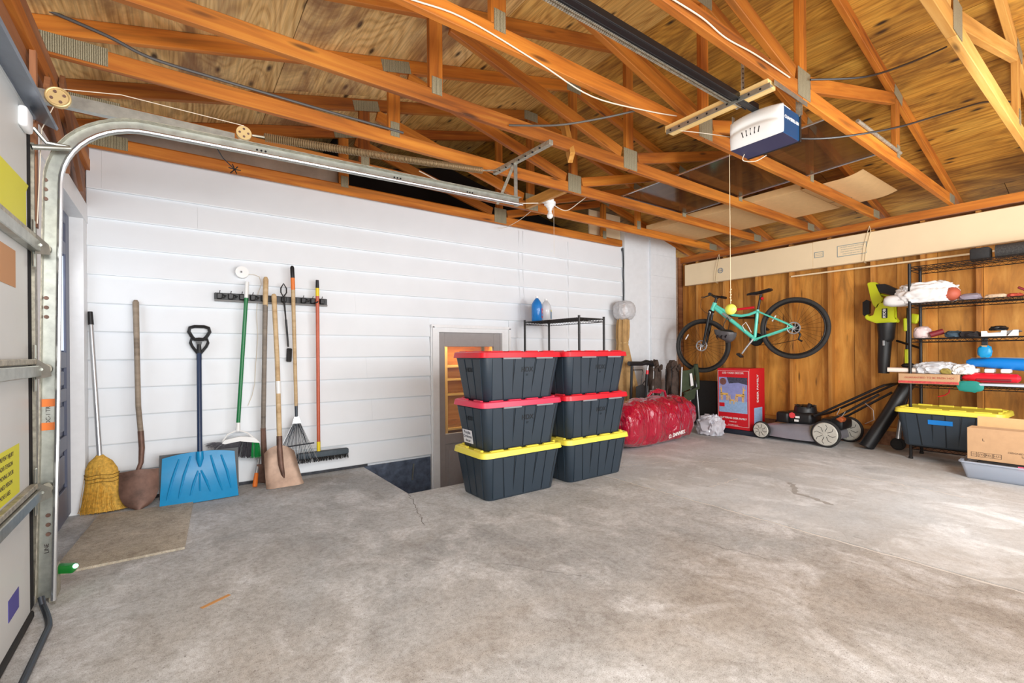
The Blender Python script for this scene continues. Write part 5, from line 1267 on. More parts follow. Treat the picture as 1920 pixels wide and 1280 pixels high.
btube('saddle_rail', [(3.02, 1.765, 0.015), (2.93, 1.755, 0.018), (2.85, 1.785, 0.02)], 0.005, M['rustblade'])
btube('rear_light', [(2.905, 1.715, 0.02), (2.885, 1.70, 0.02)], 0.017, M['red'])
btube('folding_lock', [(3.19, 1.592, 0.02), (2.985, 1.605, 0.02)], 0.016, M['red'])
btube('bottom_bracket', [(2.99, 1.203, -0.05), (2.99, 1.203, 0.05)], 0.026, M['teal'])
m = MB(); m.torus(bp(2.985, 1.20, -0.055), 0.075, 0.009, NB, 36, 6); m.cyl(bp(2.985, 1.20, -0.055), bp(2.985, 1.20, -0.061), 0.07, n=28); obj('chainring', m, M['blackm'], t, kind='stuff')
btube('crank_arm', [(2.99, 1.203, 0.065), (3.06, 1.105, 0.08), (3.115, 1.02, 0.085)], [0.014, 0.012, 0.011], M['silver'])
btube('crank_arm', [(2.99, 1.203, -0.065), (2.90, 1.33, -0.085)], 0.011, M['silver'])
for y_, z_, o in ((3.125, 1.0, 0.13), (2.895, 1.34, -0.13)):
    m = MB(); m.box(bp(y_, z_, o), (0.09, 0.075, 0.028), (0.7, 0, 0.2), 0.006); obj('pedal', m, M['black'], t)
btube('chain', [(2.985, 1.125, -0.055), (2.75, 1.14, -0.055), (2.545, 1.185, -0.055)], 0.004, M['blackm'], 6)
m = MB(); m.cyl(bp(2.562, 1.325, -0.03), bp(2.562, 1.325, -0.06), 0.052, 0.03, 24); obj('cassette', m, M['blackm'], t)
btube('derailleur', [(2.545, 1.30, -0.06), (2.51, 1.25, -0.06), (2.53, 1.19, -0.06), (2.49, 1.165, -0.06)], 0.012, M['black'])
btube('bottle_cage', [(3.09, 1.31, 0.03), (3.12, 1.38, 0.04), (3.08, 1.42, 0.04), (3.05, 1.36, 0.03), (3.02, 1.29, 0.03)], 0.005, M['whitep'], 6)
btube('frame_decal', [(3.26, 1.466, 0.018), (3.36, 1.552, 0.018)], 0.017, M['silver'])
m = MB(); m.cyl(bp(3.18, 1.48, -0.02), (6.36, 3.165 - 0.0, 1.50), 0.010, n=8); m.cyl(bp(3.30, 1.52, -0.02), (6.36, 3.165, 1.50), 0.010, n=8); m.bx(6.345, 6.362, 3.14, 3.19, 1.42, 1.58)
o_ = obj('bike_hook', m, M['blackm']); tag(o_, 'black steel hook bracket on the stud holding the bicycle frame', 'bracket', kind=None)

# helmet hanging from the down tube
t = thing('bike_helmet', 'grey cycling helmet hanging by its straps from the bicycle frame', 'helmet', bp(3.30, 1.22, 0.10))
m = MB(); rings = []
hc = bp(3.30, 1.315, 0.12)
for k in range(9):
    ph = k / 8 * PI / 2; rr = math.cos(ph) ** 0.7; z = -0.125 * math.sin(ph)
    rings.append([hc + Vector((-0.2 * 0 , 0, 0)) + Vector((0.10 * rr * math.cos(q * PI / 14), 0.145 * rr * math.sin(q * PI / 14), z * (1.0) + 0.028 * math.sin(q * PI / 14))) for q in range(28)])
m.loft(rings, caps=False); bmesh.ops.solidify(m.b, geom=m.b.faces[:], thickness=0.014); sh_ = obj('shell', m, M['helmet'], t, smooth=60)
m = MB(); m.sph(hc + Vector((0, 0, -0.02)), 0.075, (1.0, 1.45, 0.55)); obj('padding', m, M['black'], t)
for k in range(3):
    m = MB(); m.tube([hc + Vector((-0.095, -0.07 + 0.06 * k, -0.055)), hc + Vector((-0.085, -0.05 + 0.06 * k, -0.075)), hc + Vector((-0.06, -0.03 + 0.05 * k, -0.10))], [0.006, 0.010, 0.004], 6); obj('vent', m, M['black'], sh_)
m = MB(); m.tube([hc + Vector((0, 0.04, 0)), bp(3.33, 1.42, 0.06), bp(3.30, 1.50, 0.03)], 0.005, 5); m.tube([hc + Vector((-0.02, -0.05, 0)), bp(3.27, 1.42, 0.05), bp(3.30, 1.50, 0.03)], 0.005, 5); obj('strap', m, M['black'], t, kind='stuff')

# parking guide ball on a string
t = thing('parking_ball', 'yellow ball hanging on a long thin string from the rafters, in front of the bicycle', 'ball', (3.335, 1.85, 1.33))
m = MB(); m.sph((3.335, 1.85, 1.362), 0.040, u=28, v=18); obj('ball', m, M['neon'], t)
m = MB(); m.tube([(3.335, 1.85, 1.40), (3.335, 1.85, 2.2), (3.335, 1.85, 2.56)], 0.0022, 5); obj('string', m, M['rope'], t)
m = MB()
for k in range(5): m.sph((3.335 + 0.003 * (-1) ** k, 1.85, 1.43 + 0.02 * k), 0.006, u=8, v=6)
obj('knots', m, M['rope'], t, kind='stuff')

# ================================================================ LONG BOX, DOWEL, FOAM
t = thing('long_carton', 'very long cream cardboard carton strung up flat along the top of the wood wall', 'box', (6.32, 2.2, 2.05))
m = MB(); m.bx(6.282, 6.358, 2.45, 4.205, 2.052, 2.366, 0.004); obj('carton_half', m, M['cardl'], t, smooth=0)
m = MB(); m.bx(6.280, 6.358, -0.9, 2.449, 2.050, 2.368, 0.004); obj('carton_half', m, M['cardl'], t, smooth=0)
for y0, y1, z0, z1 in [(2.33, 2.43, 2.17, 2.24), (1.90, 2.19, 2.14, 2.27)]:
    m = MB(); m.bx(6.278, 6.2795, y0, y1, z0, z1); lb = obj('printed_panel', m, M['inkg'], t, smooth=0)
    m = MB(); m.bx(6.2775, 6.278, y0 + 0.008, y1 - 0.008, z0 + 0.008, z1 - 0.008); obj('panel_face', m, M['cardl'], lb, smooth=0)
WL = lambda y, z, x=6.2765: frame((x, y, z), (0, -1, 0), (0, 0, 1))
text('printed_text', 'THIS SIDE UP', 0.014, WL(2.38, 2.215), M['inkg'], t, 0.0003); text('printed_text', 'HANDLE FLAT', 0.014, WL(2.38, 2.195), M['inkg'], t, 0.0003)
for i, s_ in enumerate(['CAUTION: HANDLE WITH CARE', 'STORE FLAT IN A DRY PLACE', 'KEEP AWAY FROM MOISTURE', 'OPEN OTHER END FIRST']):
    text('printed_text', s_, 0.016, WL(2.045, 2.245 - 0.026 * i), M['inkg'], t, 0.0003)
m = MB(); m.torus((6.279, 3.63, 2.20), 0.034, 0.004, (1, 0, 0), 32, 6); obj('round_logo', m, plain('logo_blue', (90, 120, 150), 0.6), t)
text('logo_letters', 'CA', 0.036, WL(3.63, 2.20, 6.278), plain('logo_blue2', (90, 120, 150), 0.6), t, 0.0006)
for y_ in (3.66, 1.88):
    m = MB(); m.tube([(6.30, y_, 2.44), (6.27, y_ - 0.02, 2.37), (6.272, y_ + 0.02, 2.2), (6.272, y_ + 0.04, 2.05), (6.30, y_ + 0.05, 2.04), (6.352, y_ + 0.05, 2.04)], 0.0035, 6)
    m.tube([(6.30, y_, 2.44), (6.268, y_ + 0.01, 2.37), (6.268, y_ + 0.05, 2.2), (6.268, y_ + 0.06, 2.06)], 0.003, 6); o_ = obj('carton_rope', m, M['rope']); tag(o_, 'loop of pale rope slung round the long carton ' + ('near the block column' if y_ > 3 else 'above the leaf blower'), 'rope')
m = MB(); m.cyl((6.345, 2.72, 1.995), (6.345, 0.90, 1.99), 0.010, n=10); o_ = obj('dowel', m, M['cardl']); tag(o_, 'thin pale wooden dowel fixed level across the wood wall under the long carton', 'dowel')

# ================================================================ LEAF BLOWER
t = thing('leaf_blower', 'lime-yellow leaf blower hung nozzle-down on the wood wall', 'leaf blower', (6.25, 1.74, 0.8))
def lb_(pts): return [(6.20, y_, z_) for y_, z_ in pts]
m = MB(); m.prism(lb_([(1.805, 1.50), (1.79, 1.56), (1.68, 1.57), (1.648, 1.60), (1.635, 1.585), (1.65, 1.40), (1.62, 1.38), (1.615, 1.345), (1.80, 1.345), (1.895, 1.395), (1.905, 1.43), (1.885, 1.455), (1.86, 1.415), (1.815, 1.43)]), (0.10, 0, 0))
bmesh.ops.bevel(m.b, geom=m.b.edges[:], offset=0.008, segments=2, affect='EDGES'); bd = obj('housing', m, M['lime'], t)
m = MB(); m.prism(lb_([(1.88, 1.79), (1.86, 1.80), (1.80, 1.795), (1.785, 1.77), (1.77, 1.66), (1.735, 1.61), (1.79, 1.50), (1.83, 1.55), (1.845, 1.62)]), (0.07, 0, 0))
bmesh.ops.bevel(m.b, geom=m.b.edges[:], offset=0.007, segments=2, affect='EDGES'); obj('rear_handle', m, M['lime'], t)
m = MB(); m.tube([(6.235, 1.80, 1.64), (6.235, 1.75, 1.655), (6.235, 1.70, 1.635), (6.235, 1.66, 1.61)], 0.012, 8); obj('top_grip', m, M['lime'], t)
m = MB(); m.prism(lb_([(1.80, 1.77), (1.72, 1.765), (1.62, 1.70), (1.56, 1.65), (1.60, 1.60), (1.68, 1.645), (1.77, 1.68)]), (0.12, 0, 0)); obj('battery', m, M['black'], t, smooth=0)
m = MB(); m.prism(lb_([(1.905, 1.43), (1.92, 1.45), (1.92, 1.585), (1.885, 1.61), (1.855, 1.59), (1.86, 1.46)]), (0.05, 0, 0)); obj('guard', m, M['blackm'], t, smooth=0)
m = MB(); m.tube([(6.25, 1.722, 1.345), (6.25, 1.722, 1.18), (6.25, 1.732, 1.17)], [0.085, 0.070, 0.068], 24); obj('tube_collar', m, M['black'], t)
m = MB(); m.tube([(6.25, 1.732, 1.18), (6.25, 1.745, 0.95), (6.25, 1.748, 0.80)], [0.062, 0.056, 0.050], 24); obj('nozzle', m, M['black'], t)
m = MB(); m.bx(6.183, 6.188, 1.72, 1.738, 1.10, 1.155, 0.002); obj('latch_mark', m, M['silver'], t, smooth=0)
m = MB(); m.bx(6.190, 6.198, 1.695, 1.745, 1.395, 1.50, 0.004); obj('badge', m, M['black'], t, smooth=0)
text('badge_text', 'RYOBI', 0.034, frame((6.1885, 1.72, 1.448), (0, 0, 1), (0, 1, 0)), M['whitep'], t, 0.0005, bold=0.001)
m = MB(); m.cyl((6.28, 1.84, 1.78), (6.45, 1.84, 1.80), 0.006, n=8); obj('wall_nail', m, M['rustblade'], t)

# ================================================================ METAL SHELF UNIT AND ITS LOAD
t = thing('metal_shelf', 'tall black wire shelving unit against the wood wall at the right', 'shelf rack', (5.94, 0.8, 0))
SX0, SX1, SY0, SY1 = 5.77, 6.12, 1.405, 0.15
for x in (SX0, SX1):
    for y in (SY0, SY1):
        m = MB(); m.cyl((x, y, 0.01), (x, y, 1.885), 0.0135, n=14)
        for k in range(36): m.cyl((x, y, 0.05 + k * 0.051), (x, y, 0.053 + k * 0.051), 0.0146, n=10)
        p_ = obj('post', m, M['blackm'], t)
        m = MB(); m.cyl((x, y, 0.0), (x, y, 0.02), 0.018, n=12); obj('foot', m, M['rubber'], p_)
LV = (0.125, 0.722, 1.158, 1.495, 1.85)
for z in LV:
    m = MB()
    for dz in (0, -0.032): m.tube([(SX0, SY0, z + dz), (SX1, SY0, z + dz), (SX1, SY1, z + dz), (SX0, SY1, z + dz)], 0.0045, 6, closed=True)
    for k in range(44):
        y = SY1 + (SY0 - SY1) * (k + 0.5) / 44; m.cyl((SX0, y, z + 0.003), (SX1, y, z + 0.003), 0.002, n=4)
    for x in (SX0, SX1):
        m.tube([(x, SY1 + (SY0 - SY1) * k / 50, z - 0.016 + (0.014 if k % 2 else -0.014)) for k in range(51)], 0.0022, 4)
    for x in (SX0 + 0.12, SX0 + 0.24): m.cyl((x, SY0, z - 0.003), (x, SY1, z - 0.003), 0.003, n=5)
    obj('wire_shelf', m, M['blackm'], t, kind='stuff')
def item(nm, label, cat, mb, mt, sm=40, grp=None):
    o = obj(nm, mb, mt, smooth=sm); return tag(o, label, cat, grp)
Z1, Z2, Z3, Z4, Z5 = [z + 0.006 for z in LV]
# top
t = thing('foam_roll', 'black speckled foam roll lying on top of the metal shelf', 'foam roll', (5.95, 0.6, Z5))
m = MB(); m.cyl((5.93, 0.84, Z5 + 0.062), (5.93, 0.20, Z5 + 0.062), 0.06, n=28); obj('roll', m, plain('speckled_foam', (58, 56, 54), 0.85, var=0.5, scale=90), t)
m = MB(); m.bx(5.86, 6.0, 0.87, 1.0, Z5, Z5 + 0.11, 0.015, 2); item('black_pad', 'small black padded block on the shelf top next to the foam roll', 'pad', m, M['rubber'])
# shelf 4 (1.5)
bgt = thing('shopping_bag', 'white plastic shopping bag with a red ball inside on the upper wire shelf', 'plastic bag', (5.92, 1.32, Z4))
obj('bag_film', crumple((5.90, 1.31, Z4), (0.30, 0.44, 0.25), 12, 0.17, 1.8, 5), M['bagw'], bgt, smooth=60)
obj('bag_tail', crumple((5.84, 1.50, Z4 - 0.02), (0.14, 0.26, 0.12), 14, 0.12, 1.8, 3, False), M['bagw'], bgt, smooth=60)
m = MB(); m.sph((5.83, 1.115, Z4 + 0.066), 0.064, u=20, v=14); item('red_ball', 'dull orange-red ball peeking out of the white shopping bag', 'ball', m, plain('dull_red', (176, 84, 60), 0.6))
item('grey_pouch', 'small grey-blue plastic pouch beside the white shopping bag', 'pouch', crumple((5.86, 0.995, Z4), (0.12, 0.15, 0.07), 15, 0.2, 2.5, 3), plain('grey_lilac', (140, 130, 142), 0.5))
item('striped_packet', 'small cream and red packet lying towards the end of the upper shelf', 'packet', crumple((5.86, 0.83, Z4), (0.12, 0.14, 0.045), 16, 0.2, 2.5, 3), plain('cream_packet', (216, 190, 160), 0.6, var=0.3, scale=60))
item('red_packet', 'thin red packet next to the cream one on the upper shelf', 'packet', crumple((5.88, 0.72, Z4), (0.12, 0.10, 0.04), 17, 0.2, 2.5, 3), plain('red_packet', (178, 70, 50), 0.6, var=0.3, scale=60))
m = MB(); m.box((5.84, 0.655, Z4 + 0.05), (0.03, 0.10, 0.02), (0.6, 0, 0), 0.005); item('dark_red_tool', 'dark red pointed tool sticking up from the upper shelf', 'tool', m, M['maroon'])
m = MB(); m.tube([(6.40, 0.88, 1.63), (6.40, 0.80, 1.65), (6.40, 0.72, 1.645)], 0.004, 5)
# shelf 3 (1.16)
item('printed_bag', 'white bag with red print behind the front shelf post', 'bag', crumple((5.90, 1.34, Z3), (0.14, 0.13, 0.14), 21, 0.12, 2.5, 3), plain('red_print_bag', (212, 190, 188), 0.5, var=0.3, scale=16))
m = MB(); m.cyl((5.83, 1.27, Z3 + 0.028), (5.86, 1.18, Z3 + 0.060), 0.026, n=18); item('red_tube', 'dark red tube lying tilted on the middle shelf', 'tube', m, M['maroon'])
item('dark_cloth', 'crumpled dark blue-green cloth on the middle shelf', 'cloth', crumple((5.86, 1.105, Z3), (0.16, 0.12, 0.075), 23, 0.22, 2.5, 3), plain('dark_tealblue', (50, 70, 84), 0.7, var=0.3))
item('black_straps', 'tangle of black straps drooping over the middle shelf edge', 'straps', crumple((5.84, 1.00, Z3), (0.16, 0.14, 0.06), 25, 0.35, 3.0, 3), plain('black_web', (38, 32, 32), 0.8))
m = MB(); m.prism([(5.80, 0.93, Z3), (5.80, 0.86, Z3 + 0.03), (5.80, 0.70, Z3 + 0.055), (5.80, 0.69, Z3 + 0.04), (5.80, 0.80, Z3)], (0.20, 0, 0)); item('grey_folder', 'grey sloping folder under the black thing on the middle shelf', 'folder', m, plain('grey_board', (128, 124, 120), 0.6), 0)
m = MB(); m.prism([(5.785, 0.915, Z3), (5.785, 0.76, Z3), (5.785, 0.76, Z3 + 0.048), (5.785, 0.79, Z3 + 0.048), (5.785, 0.795, Z3 + 0.03), (5.785, 0.875, Z3 + 0.03), (5.785, 0.88, Z3 + 0.048), (5.785, 0.915, Z3 + 0.048)], (0.012, 0, 0)); item('notched_card', 'white notched card standing at the front of the middle shelf', 'card', m, M['whitep'], 0)
m = MB(); m.prism([(5.785, 0.755, Z3), (5.785, 0.69, Z3), (5.785, 0.69, Z3 + 0.05), (5.785, 0.72, Z3 + 0.05)], (0.012, 0, 0)); item('white_card', 'small white slanted card at the shelf end next to the notched one', 'card', m, M['whitep'], 0)
item('black_pouch', 'lumpy black pouch behind the notched white card', 'pouch', crumple((5.88, 0.82, Z3 + 0.052), (0.12, 0.11, 0.05), 27, 0.2, 2.5, 3), M['black'])
# hanging blue holder under shelf 3
t = thing('blue_glove', 'small blue glove clipped under the middle shelf', 'glove', (5.80, 0.90, 1.0))
m = MB(); m.bx(5.79, 5.81, 0.875, 0.915, 1.08, 1.15, 0.003); obj('clip', m, M['black'], t, smooth=0)
obj('glove_body', crumple((5.80, 0.895, 0.975), (0.06, 0.09, 0.11), 31, 0.18, 2.4, 3, False), M['blue'], t)
m = MB(); m.prism([(5.775, 0.875, 1.085), (5.775, 0.915, 1.085), (5.775, 0.89, 1.045)], (0.02, 0, 0)); obj('tan_cuff', m, M['tan'], t, smooth=0)
# shelf 2 (.72)
t = thing('flat_carton', 'flat kraft carton with red printing on the lower wire shelf', 'box', (5.92, 1.27, Z2))
m = MB(); m.bx(5.74, 6.10, 1.055, 1.49, Z2, Z2 + 0.095, 0.003); obj('carton', m, M['card'], t, smooth=0)
m = MB(); m.bx(5.7385, 5.7400, 1.055, 1.49, Z2 + 0.004, Z2 + 0.026); obj('red_stripe', m, plain('carton_red', (190, 70, 66), 0.7, var=0.3, scale=80), t, smooth=0)
text('carton_lettering', 'GUARANTEED TO BE FRESH HOT', 0.024, frame((5.7385, 1.26, Z2 + 0.058), (0, -1, 0), (0, 0, 1)), plain('carton_red2', (170, 66, 56), 0.7), t, 0.0004)
m = MB(); m.cyl((5.76, 1.58, Z2 + 0.128), (5.80, 1.37, Z2 + 0.125), 0.023, n=16); item('white_roll', 'white rolled paper sticking out past the shelf post', 'paper roll', m, plain('white_roll', (222, 208, 196), 0.6))
item('plastic_sack', 'clear white plastic sack bunched on top of the kraft carton', 'plastic bag', crumple((5.88, 1.235, Z2 + 0.097), (0.24, 0.32, 0.13), 41, 0.20, 2.0, 5), M['clearp'], 60)
item('white_sack', 'white plastic sack at the end of the kraft carton nearer the blue roll', 'plastic bag', crumple((5.84, 1.04, Z2 + 0.097), (0.18, 0.15, 0.11), 43, 0.2, 2.0, 5), M['bagw'], 60)
item('olive_cloth', 'small olive-yellow scrap tucked into the plastic sack', 'cloth', crumple((5.755, 1.145, Z2 + 0.10), (0.05, 0.075, 0.06), 45, 0.2, 2.4, 3), plain('olive_scrap', (150, 132, 60), 0.8, var=0.3))
t = thing('inflatable_mat', 'bright blue rolled inflatable on the lower wire shelf', 'air mattress', (5.9, 0.75, Z2))
m = MB(); m.tube([(5.90, 1.03, Z2 + 0.205), (5.90, 1.00, Z2 + 0.205), (5.90, 0.85, Z2 + 0.20), (5.90, 0.65, Z2 + 0.185), (5.90, 0.30, Z2 + 0.17)], [0.018, 0.036, 0.048, 0.055, 0.058], 20); obj('roll', m, M['inflblue'], t)
m = MB(); m.tube([(5.92, 1.0, Z2 + 0.24), (5.92, 0.80, Z2 + 0.243), (5.92, 0.3, Z2 + 0.23)], 0.008, 6); obj('grey_seam', m, plain('grey_seam', (130, 150, 170), 0.5), t)
t = thing('red_toy', 'shiny red long-bodied toy lying on the lower wire shelf', 'toy', (5.82, 0.85, Z2))
m = MB(); m.tube([(5.82, 1.045, Z2 + 0.065), (5.82, 1.02, Z2 + 0.07), (5.82, 0.95, Z2 + 0.07), (5.82, 0.70, Z2 + 0.07), (5.82, 0.68, Z2 + 0.07)], [0.012, 0.030, 0.045, 0.038, 0.015], 18); obj('body', m, M['red'], t)
m = MB(); m.box((5.775, 0.84, Z2 + 0.055), (0.01, 0.22, 0.018), None, 0.004); obj('dark_band', m, M['maroon'], t)
m = MB(); m.cyl((5.82, 1.075, Z2 + 0.06), (5.82, 1.045, Z2 + 0.06), 0.03, n=16); obj('black_cap', m, M['black'], t)
for k, y_ in enumerate((0.97, 0.87, 0.77)):
    m = MB(); m.bx(5.80, 5.90, y_ - 0.030, y_ + 0.030, Z2 + 0.115, Z2 + 0.150, 0.006); item('white_tub', ['small white tub beneath the blue roll, nearest the sacks', 'small white tub beneath the middle of the blue roll', 'small white tub beneath the blue roll, farthest from the sacks'][k], 'tub', m, M['whitep'], 0, 'white tubs under the blue roll')
m = MB(); m.bx(5.75, 6.0, 0.20, 0.93, Z2, Z2 + 0.022, 0.008, 2); item('boogie_board', 'pale blue-white board lying flat at the front of the lower wire shelf', 'board', m, plain('pale_blue_board', (200, 210, 224), 0.5))
item('teal_cloth', 'teal cloth drooping below the lower wire shelf', 'cloth', crumple((5.76, 0.985, 0.665), (0.03, 0.17, 0.10), 51, 0.15, 1.6, 3, False), M['tealcloth'])
m = MB(); m.tube([(5.99, 1.25, 0.595), (5.99, 1.20, 0.612), (5.99, 1.17, 0.64), (5.99, 1.165, 0.685)], 0.0055, 7); item('red_hook', 'thin curved red cord end hanging beneath the lower wire shelf', 'cord', m, M['red'])
# bits behind the post
t = thing('string_trimmer', 'lime and black string trimmer hung on the wall behind the shelf posts', 'trimmer', (6.3, 1.54, 0.9))
pole(t, 'shaft', (6.33, 1.555, 1.50), (6.32, 1.57, 0.88), 0.013, 0.013, M['black'])
m = MB(); m.box((6.32, 1.50, 1.38), (0.06, 0.07, 0.10), (0.3, 0, 0), 0.01); m.box((6.32, 1.575, 1.32), (0.05, 0.03, 0.14), None, 0.008); obj('motor_cover', m, M['lime'], t, kind='stuff')
m = MB(); m.box((6.32, 1.565, 0.98), (0.05, 0.035, 0.16), None, 0.008); obj('lower_housing', m, M['lime'], t)
m = MB(); m.sph((6.32, 1.555, 0.885), 0.06, (0.8, 1.0, 0.5)); obj('guard', m, M['black'], t)
m = MB(); m.cyl((6.26, 1.635, 1.15), (6.15, 1.42, 1.07), 0.012, n=8); item('black_bar', 'black bar slanting behind the shelf posts next to the blower nozzle', 'bar', m, M['blackm'])

# tub, carton
t = thing('clear_tub', 'shallow clear plastic tub on the floor holding the cardboard box', 'tub', (5.36, 0.4, 0))
m = MB(); rings = []
for z, e in [(0.0, -0.02), (0.004, -0.012), (0.125, 0.018), (0.13, 0.03), (0.14, 0.03), (0.14, 0.012), (0.12, 0.008), (0.012, -0.02)]:
    hx, hy = 0.13 + e, 0.52 + e; rings.append([(5.375 + x, 0.42 + y, z) for x, y in rrect(hx, hy, 0.03)])
m.loft(rings); obj('tub_body', m, M['tray'], t, smooth=50)
m = MB(); m.bx(5.27, 5.48, -0.05, 0.88, 0.014, 0.05, 0.01); item('blue_cloth', 'folded blue cloth in the bottom of the clear tub', 'cloth', m, plain('navy_blue_cloth', (60, 84, 130), 0.8))
m = MB(); m.bx(5.29, 5.47, -0.04, 0.87, 0.052, 0.148, 0.01); item('dark_bag', 'dark flat bag in the clear tub under the cardboard box', 'bag', m, M['rubber'])
m = MB(); m.prism([(5.36, 0.945, 0.15), (5.36, 0.90, 0.15), (5.40, 0.93, 0.225), (5.40, 0.955, 0.225)], (0.05, 0, 0)); m.b.free(); m = MB()
m.box((5.33, 0.885, 0.168), (0.05, 0.14, 0.008), (-0.75, 0, 0), 0.003); obj('lid_flap', m, plain('grey_lid', (96, 92, 90), 0.4), t, smooth=0, label='grey translucent lid flap')
m = MB(); m.cyl((5.262, 0.62, 0.13), (5.262, 0.60, 0.13), 0.022, n=16); m2 = m
t = thing('kraft_carton', 'open kraft cardboard box sitting in the clear tub', 'box', (5.36, 0.45, 0.15))
m = MB()
m.bx(5.300, 5.304, -0.02, 0.925, 0.152, 0.408); m.bx(5.456, 5.460, -0.02, 0.925, 0.152, 0.408); m.bx(5.304, 5.456, 0.921, 0.925, 0.152, 0.408); m.bx(5.304, 5.456, -0.02, -0.016, 0.152, 0.408); m.bx(5.304, 5.456, -0.016, 0.921, 0.152, 0.156)
obj('carton', m, M['card'], t, smooth=0, kind='stuff')
m = MB(); m.box((5.462, 0.44, 0.448), (0.004, 0.90, 0.085), (0, 0.06, 0)); obj('flap', m, M['cardo'], t, smooth=0)
WC = lambda y, z: frame((5.2995, y, z), (0, -1, 0), (0, 0, 1))
m = MB()
for y_, w_ in ((0.885, 0.035), (0.843, 0.038), (0.797, 0.042), (0.750, 0.044)):
    for a, b, c_, d_ in ((y_ - w_ / 2, y_ + w_ / 2, 0.176, 0.178), (y_ - w_ / 2, y_ + w_ / 2, 0.210, 0.212), (y_ - w_ / 2, y_ - w_ / 2 + 0.002, 0.176, 0.212), (y_ + w_ / 2 - 0.002, y_ + w_ / 2, 0.176, 0.212)): m.bx(5.2985, 5.300, a, b, c_, d_)
obj('handling_frames', m, M['ink'], t, smooth=0, kind='stuff')
for y_, s_ in ((0.885, '11'), (0.843, '(Y)'), (0.797, 'REC'), (0.750, '~U~')): text('handling_mark', s_, 0.022, WC(y_, 0.194), M['ink'], t, 0.0004)
text('carton_lettering', 'DESIGNED IN THE', 0.018, WC(0.62, 0.235), M['ink'], t, 0.0004)
text('carton_lettering', 'USA', 0.022, WC(0.60, 0.212), M['ink'], t, 0.0004)
text('small_mark', 'L', 0.03, WC(0.83, 0.315), M['ink'], t, 0.0004)
m = MB(); m.box((5.262, 0.62, 0.125), (0.006, 0.03, 0.035)); item('pink_tag', 'pink and white tag showing at the end of the clear tub', 'tag', m, plain('pink_tag', (236, 90, 130), 0.5), 0)

# ================================================================ OPENER, RAIL, CEILING FITTINGS
t = thing('garage_opener', 'white and blue garage door opener hanging from the rafters', 'garage opener', (2.87, 1.37, 2.28))
m = MB(); m.bx(2.77, 2.975, 1.222, 1.528, 2.28, 2.432, 0.004); obj('chassis', m, M['opblue'], t, smooth=0)
m = MB(); m.bx(2.772, 2.973, 1.226, 1.526, 2.2775, 2.2805); obj('underside', m, M['opdark'], t, smooth=0)
m = MB(); m.bx(2.967, 2.985, 1.216, 1.532, 2.275, 2.434, 0.003); obj('rear_rim', m, M['black'], t, smooth=0)
def fcov(u, v):
    y = 1.222 + 0.306 * u; z = 2.283 + 0.157 * v
    e = (1 - abs(2 * u - 1) ** 5) ** 0.5; f_ = (1 - abs(2 * v - 1) ** 5) ** 0.5
    b = 0.045 * e * f_ * (0.55 + 0.45 * math.sin(v * PI * 0.9 + 0.25)) + 0.014 * e * f_ * math.exp(-((v - 0.48 - 0.10 * (1 - (2 * u - 1) ** 2)) / 0.09) ** 2) * -1
    z2 = z + 0.020 * v * v * (1 - (2 * u - 1) ** 2)
    return (2.772 - b, y, z2)
m = MB(); m.grid(fcov, 30, 24, 0.003); m.grid(lambda u, v: (2.772 + 0.09 * v, 1.224 + 0.302 * u, 2.438 + 0.02 * (1 - (2 * u - 1) ** 2) - 0.004 * v), 12, 3, 0.003); cv = obj('light_cover', m, M['whitep'], t, smooth=60)
for k in range(5):
    y_ = 1.43 - k * 0.022; m = MB(); u_ = (y_ - 1.222) / 0.306; p0 = fcov(u_, 0.20); p1 = fcov(u_ - 0.02 * (k - 1.5) * 0.6, 0.42 - 0.02 * abs(k - 2))
    m.tube([(p0[0] - 0.001, p0[1], p0[2]), (p1[0] - 0.001, p1[1], p1[2])], 0.0042, 8); obj('cover_slot', m, M['darkgap'], cv)
text('opener_logo', 'CHAMBERLAIN', 0.026, frame((2.872, 1.2208, 2.372), (1, 0, 0), (0, 0, 1)), M['whitep'], t, 0.0005, bold=0.0006)
text('opener_mark', 'POWER DRIVE', 0.009, frame((2.752, 1.40, 2.295), (0, -1, 0), (0, 0, 1)), M['inkg'], t, 0.0003)
def strap(x, y0, y1, z0, z1, th=0.002, wd=0.03):
    m = MB(); a = Vector((x, y0, z0)); b = Vector((x, y1, z1)); m.box((a + b) / 2, (wd, th, (b - a).length), Matrix.Identity(4) if y0 == y1 else None, 0); return m
m = MB(); m.bx(2.955, 2.988, 1.218, 1.221, 2.42, 2.56); hs_ = obj('hanger_strap', m, M['galvdull'], t, smooth=0)
for k in range(5):
    m = MB(); m.cyl((2.972, 1.2165, 2.44 + k * 0.025), (2.972, 1.2185, 2.44 + k * 0.025), 0.006, n=8); obj('strap_hole', m, M['darkgap'], hs_)
m = MB(); m.bx(2.955, 2.958, 1.20, 1.235, 2.42, 2.56); obj('hanger_angle', m, M['galvdull'], t, smooth=0)
m = MB(); m.bx(2.74, 2.77, 1.50, 1.503, 2.43, 2.47); obj('hanger_strap', m, M['galv'], t, smooth=0)

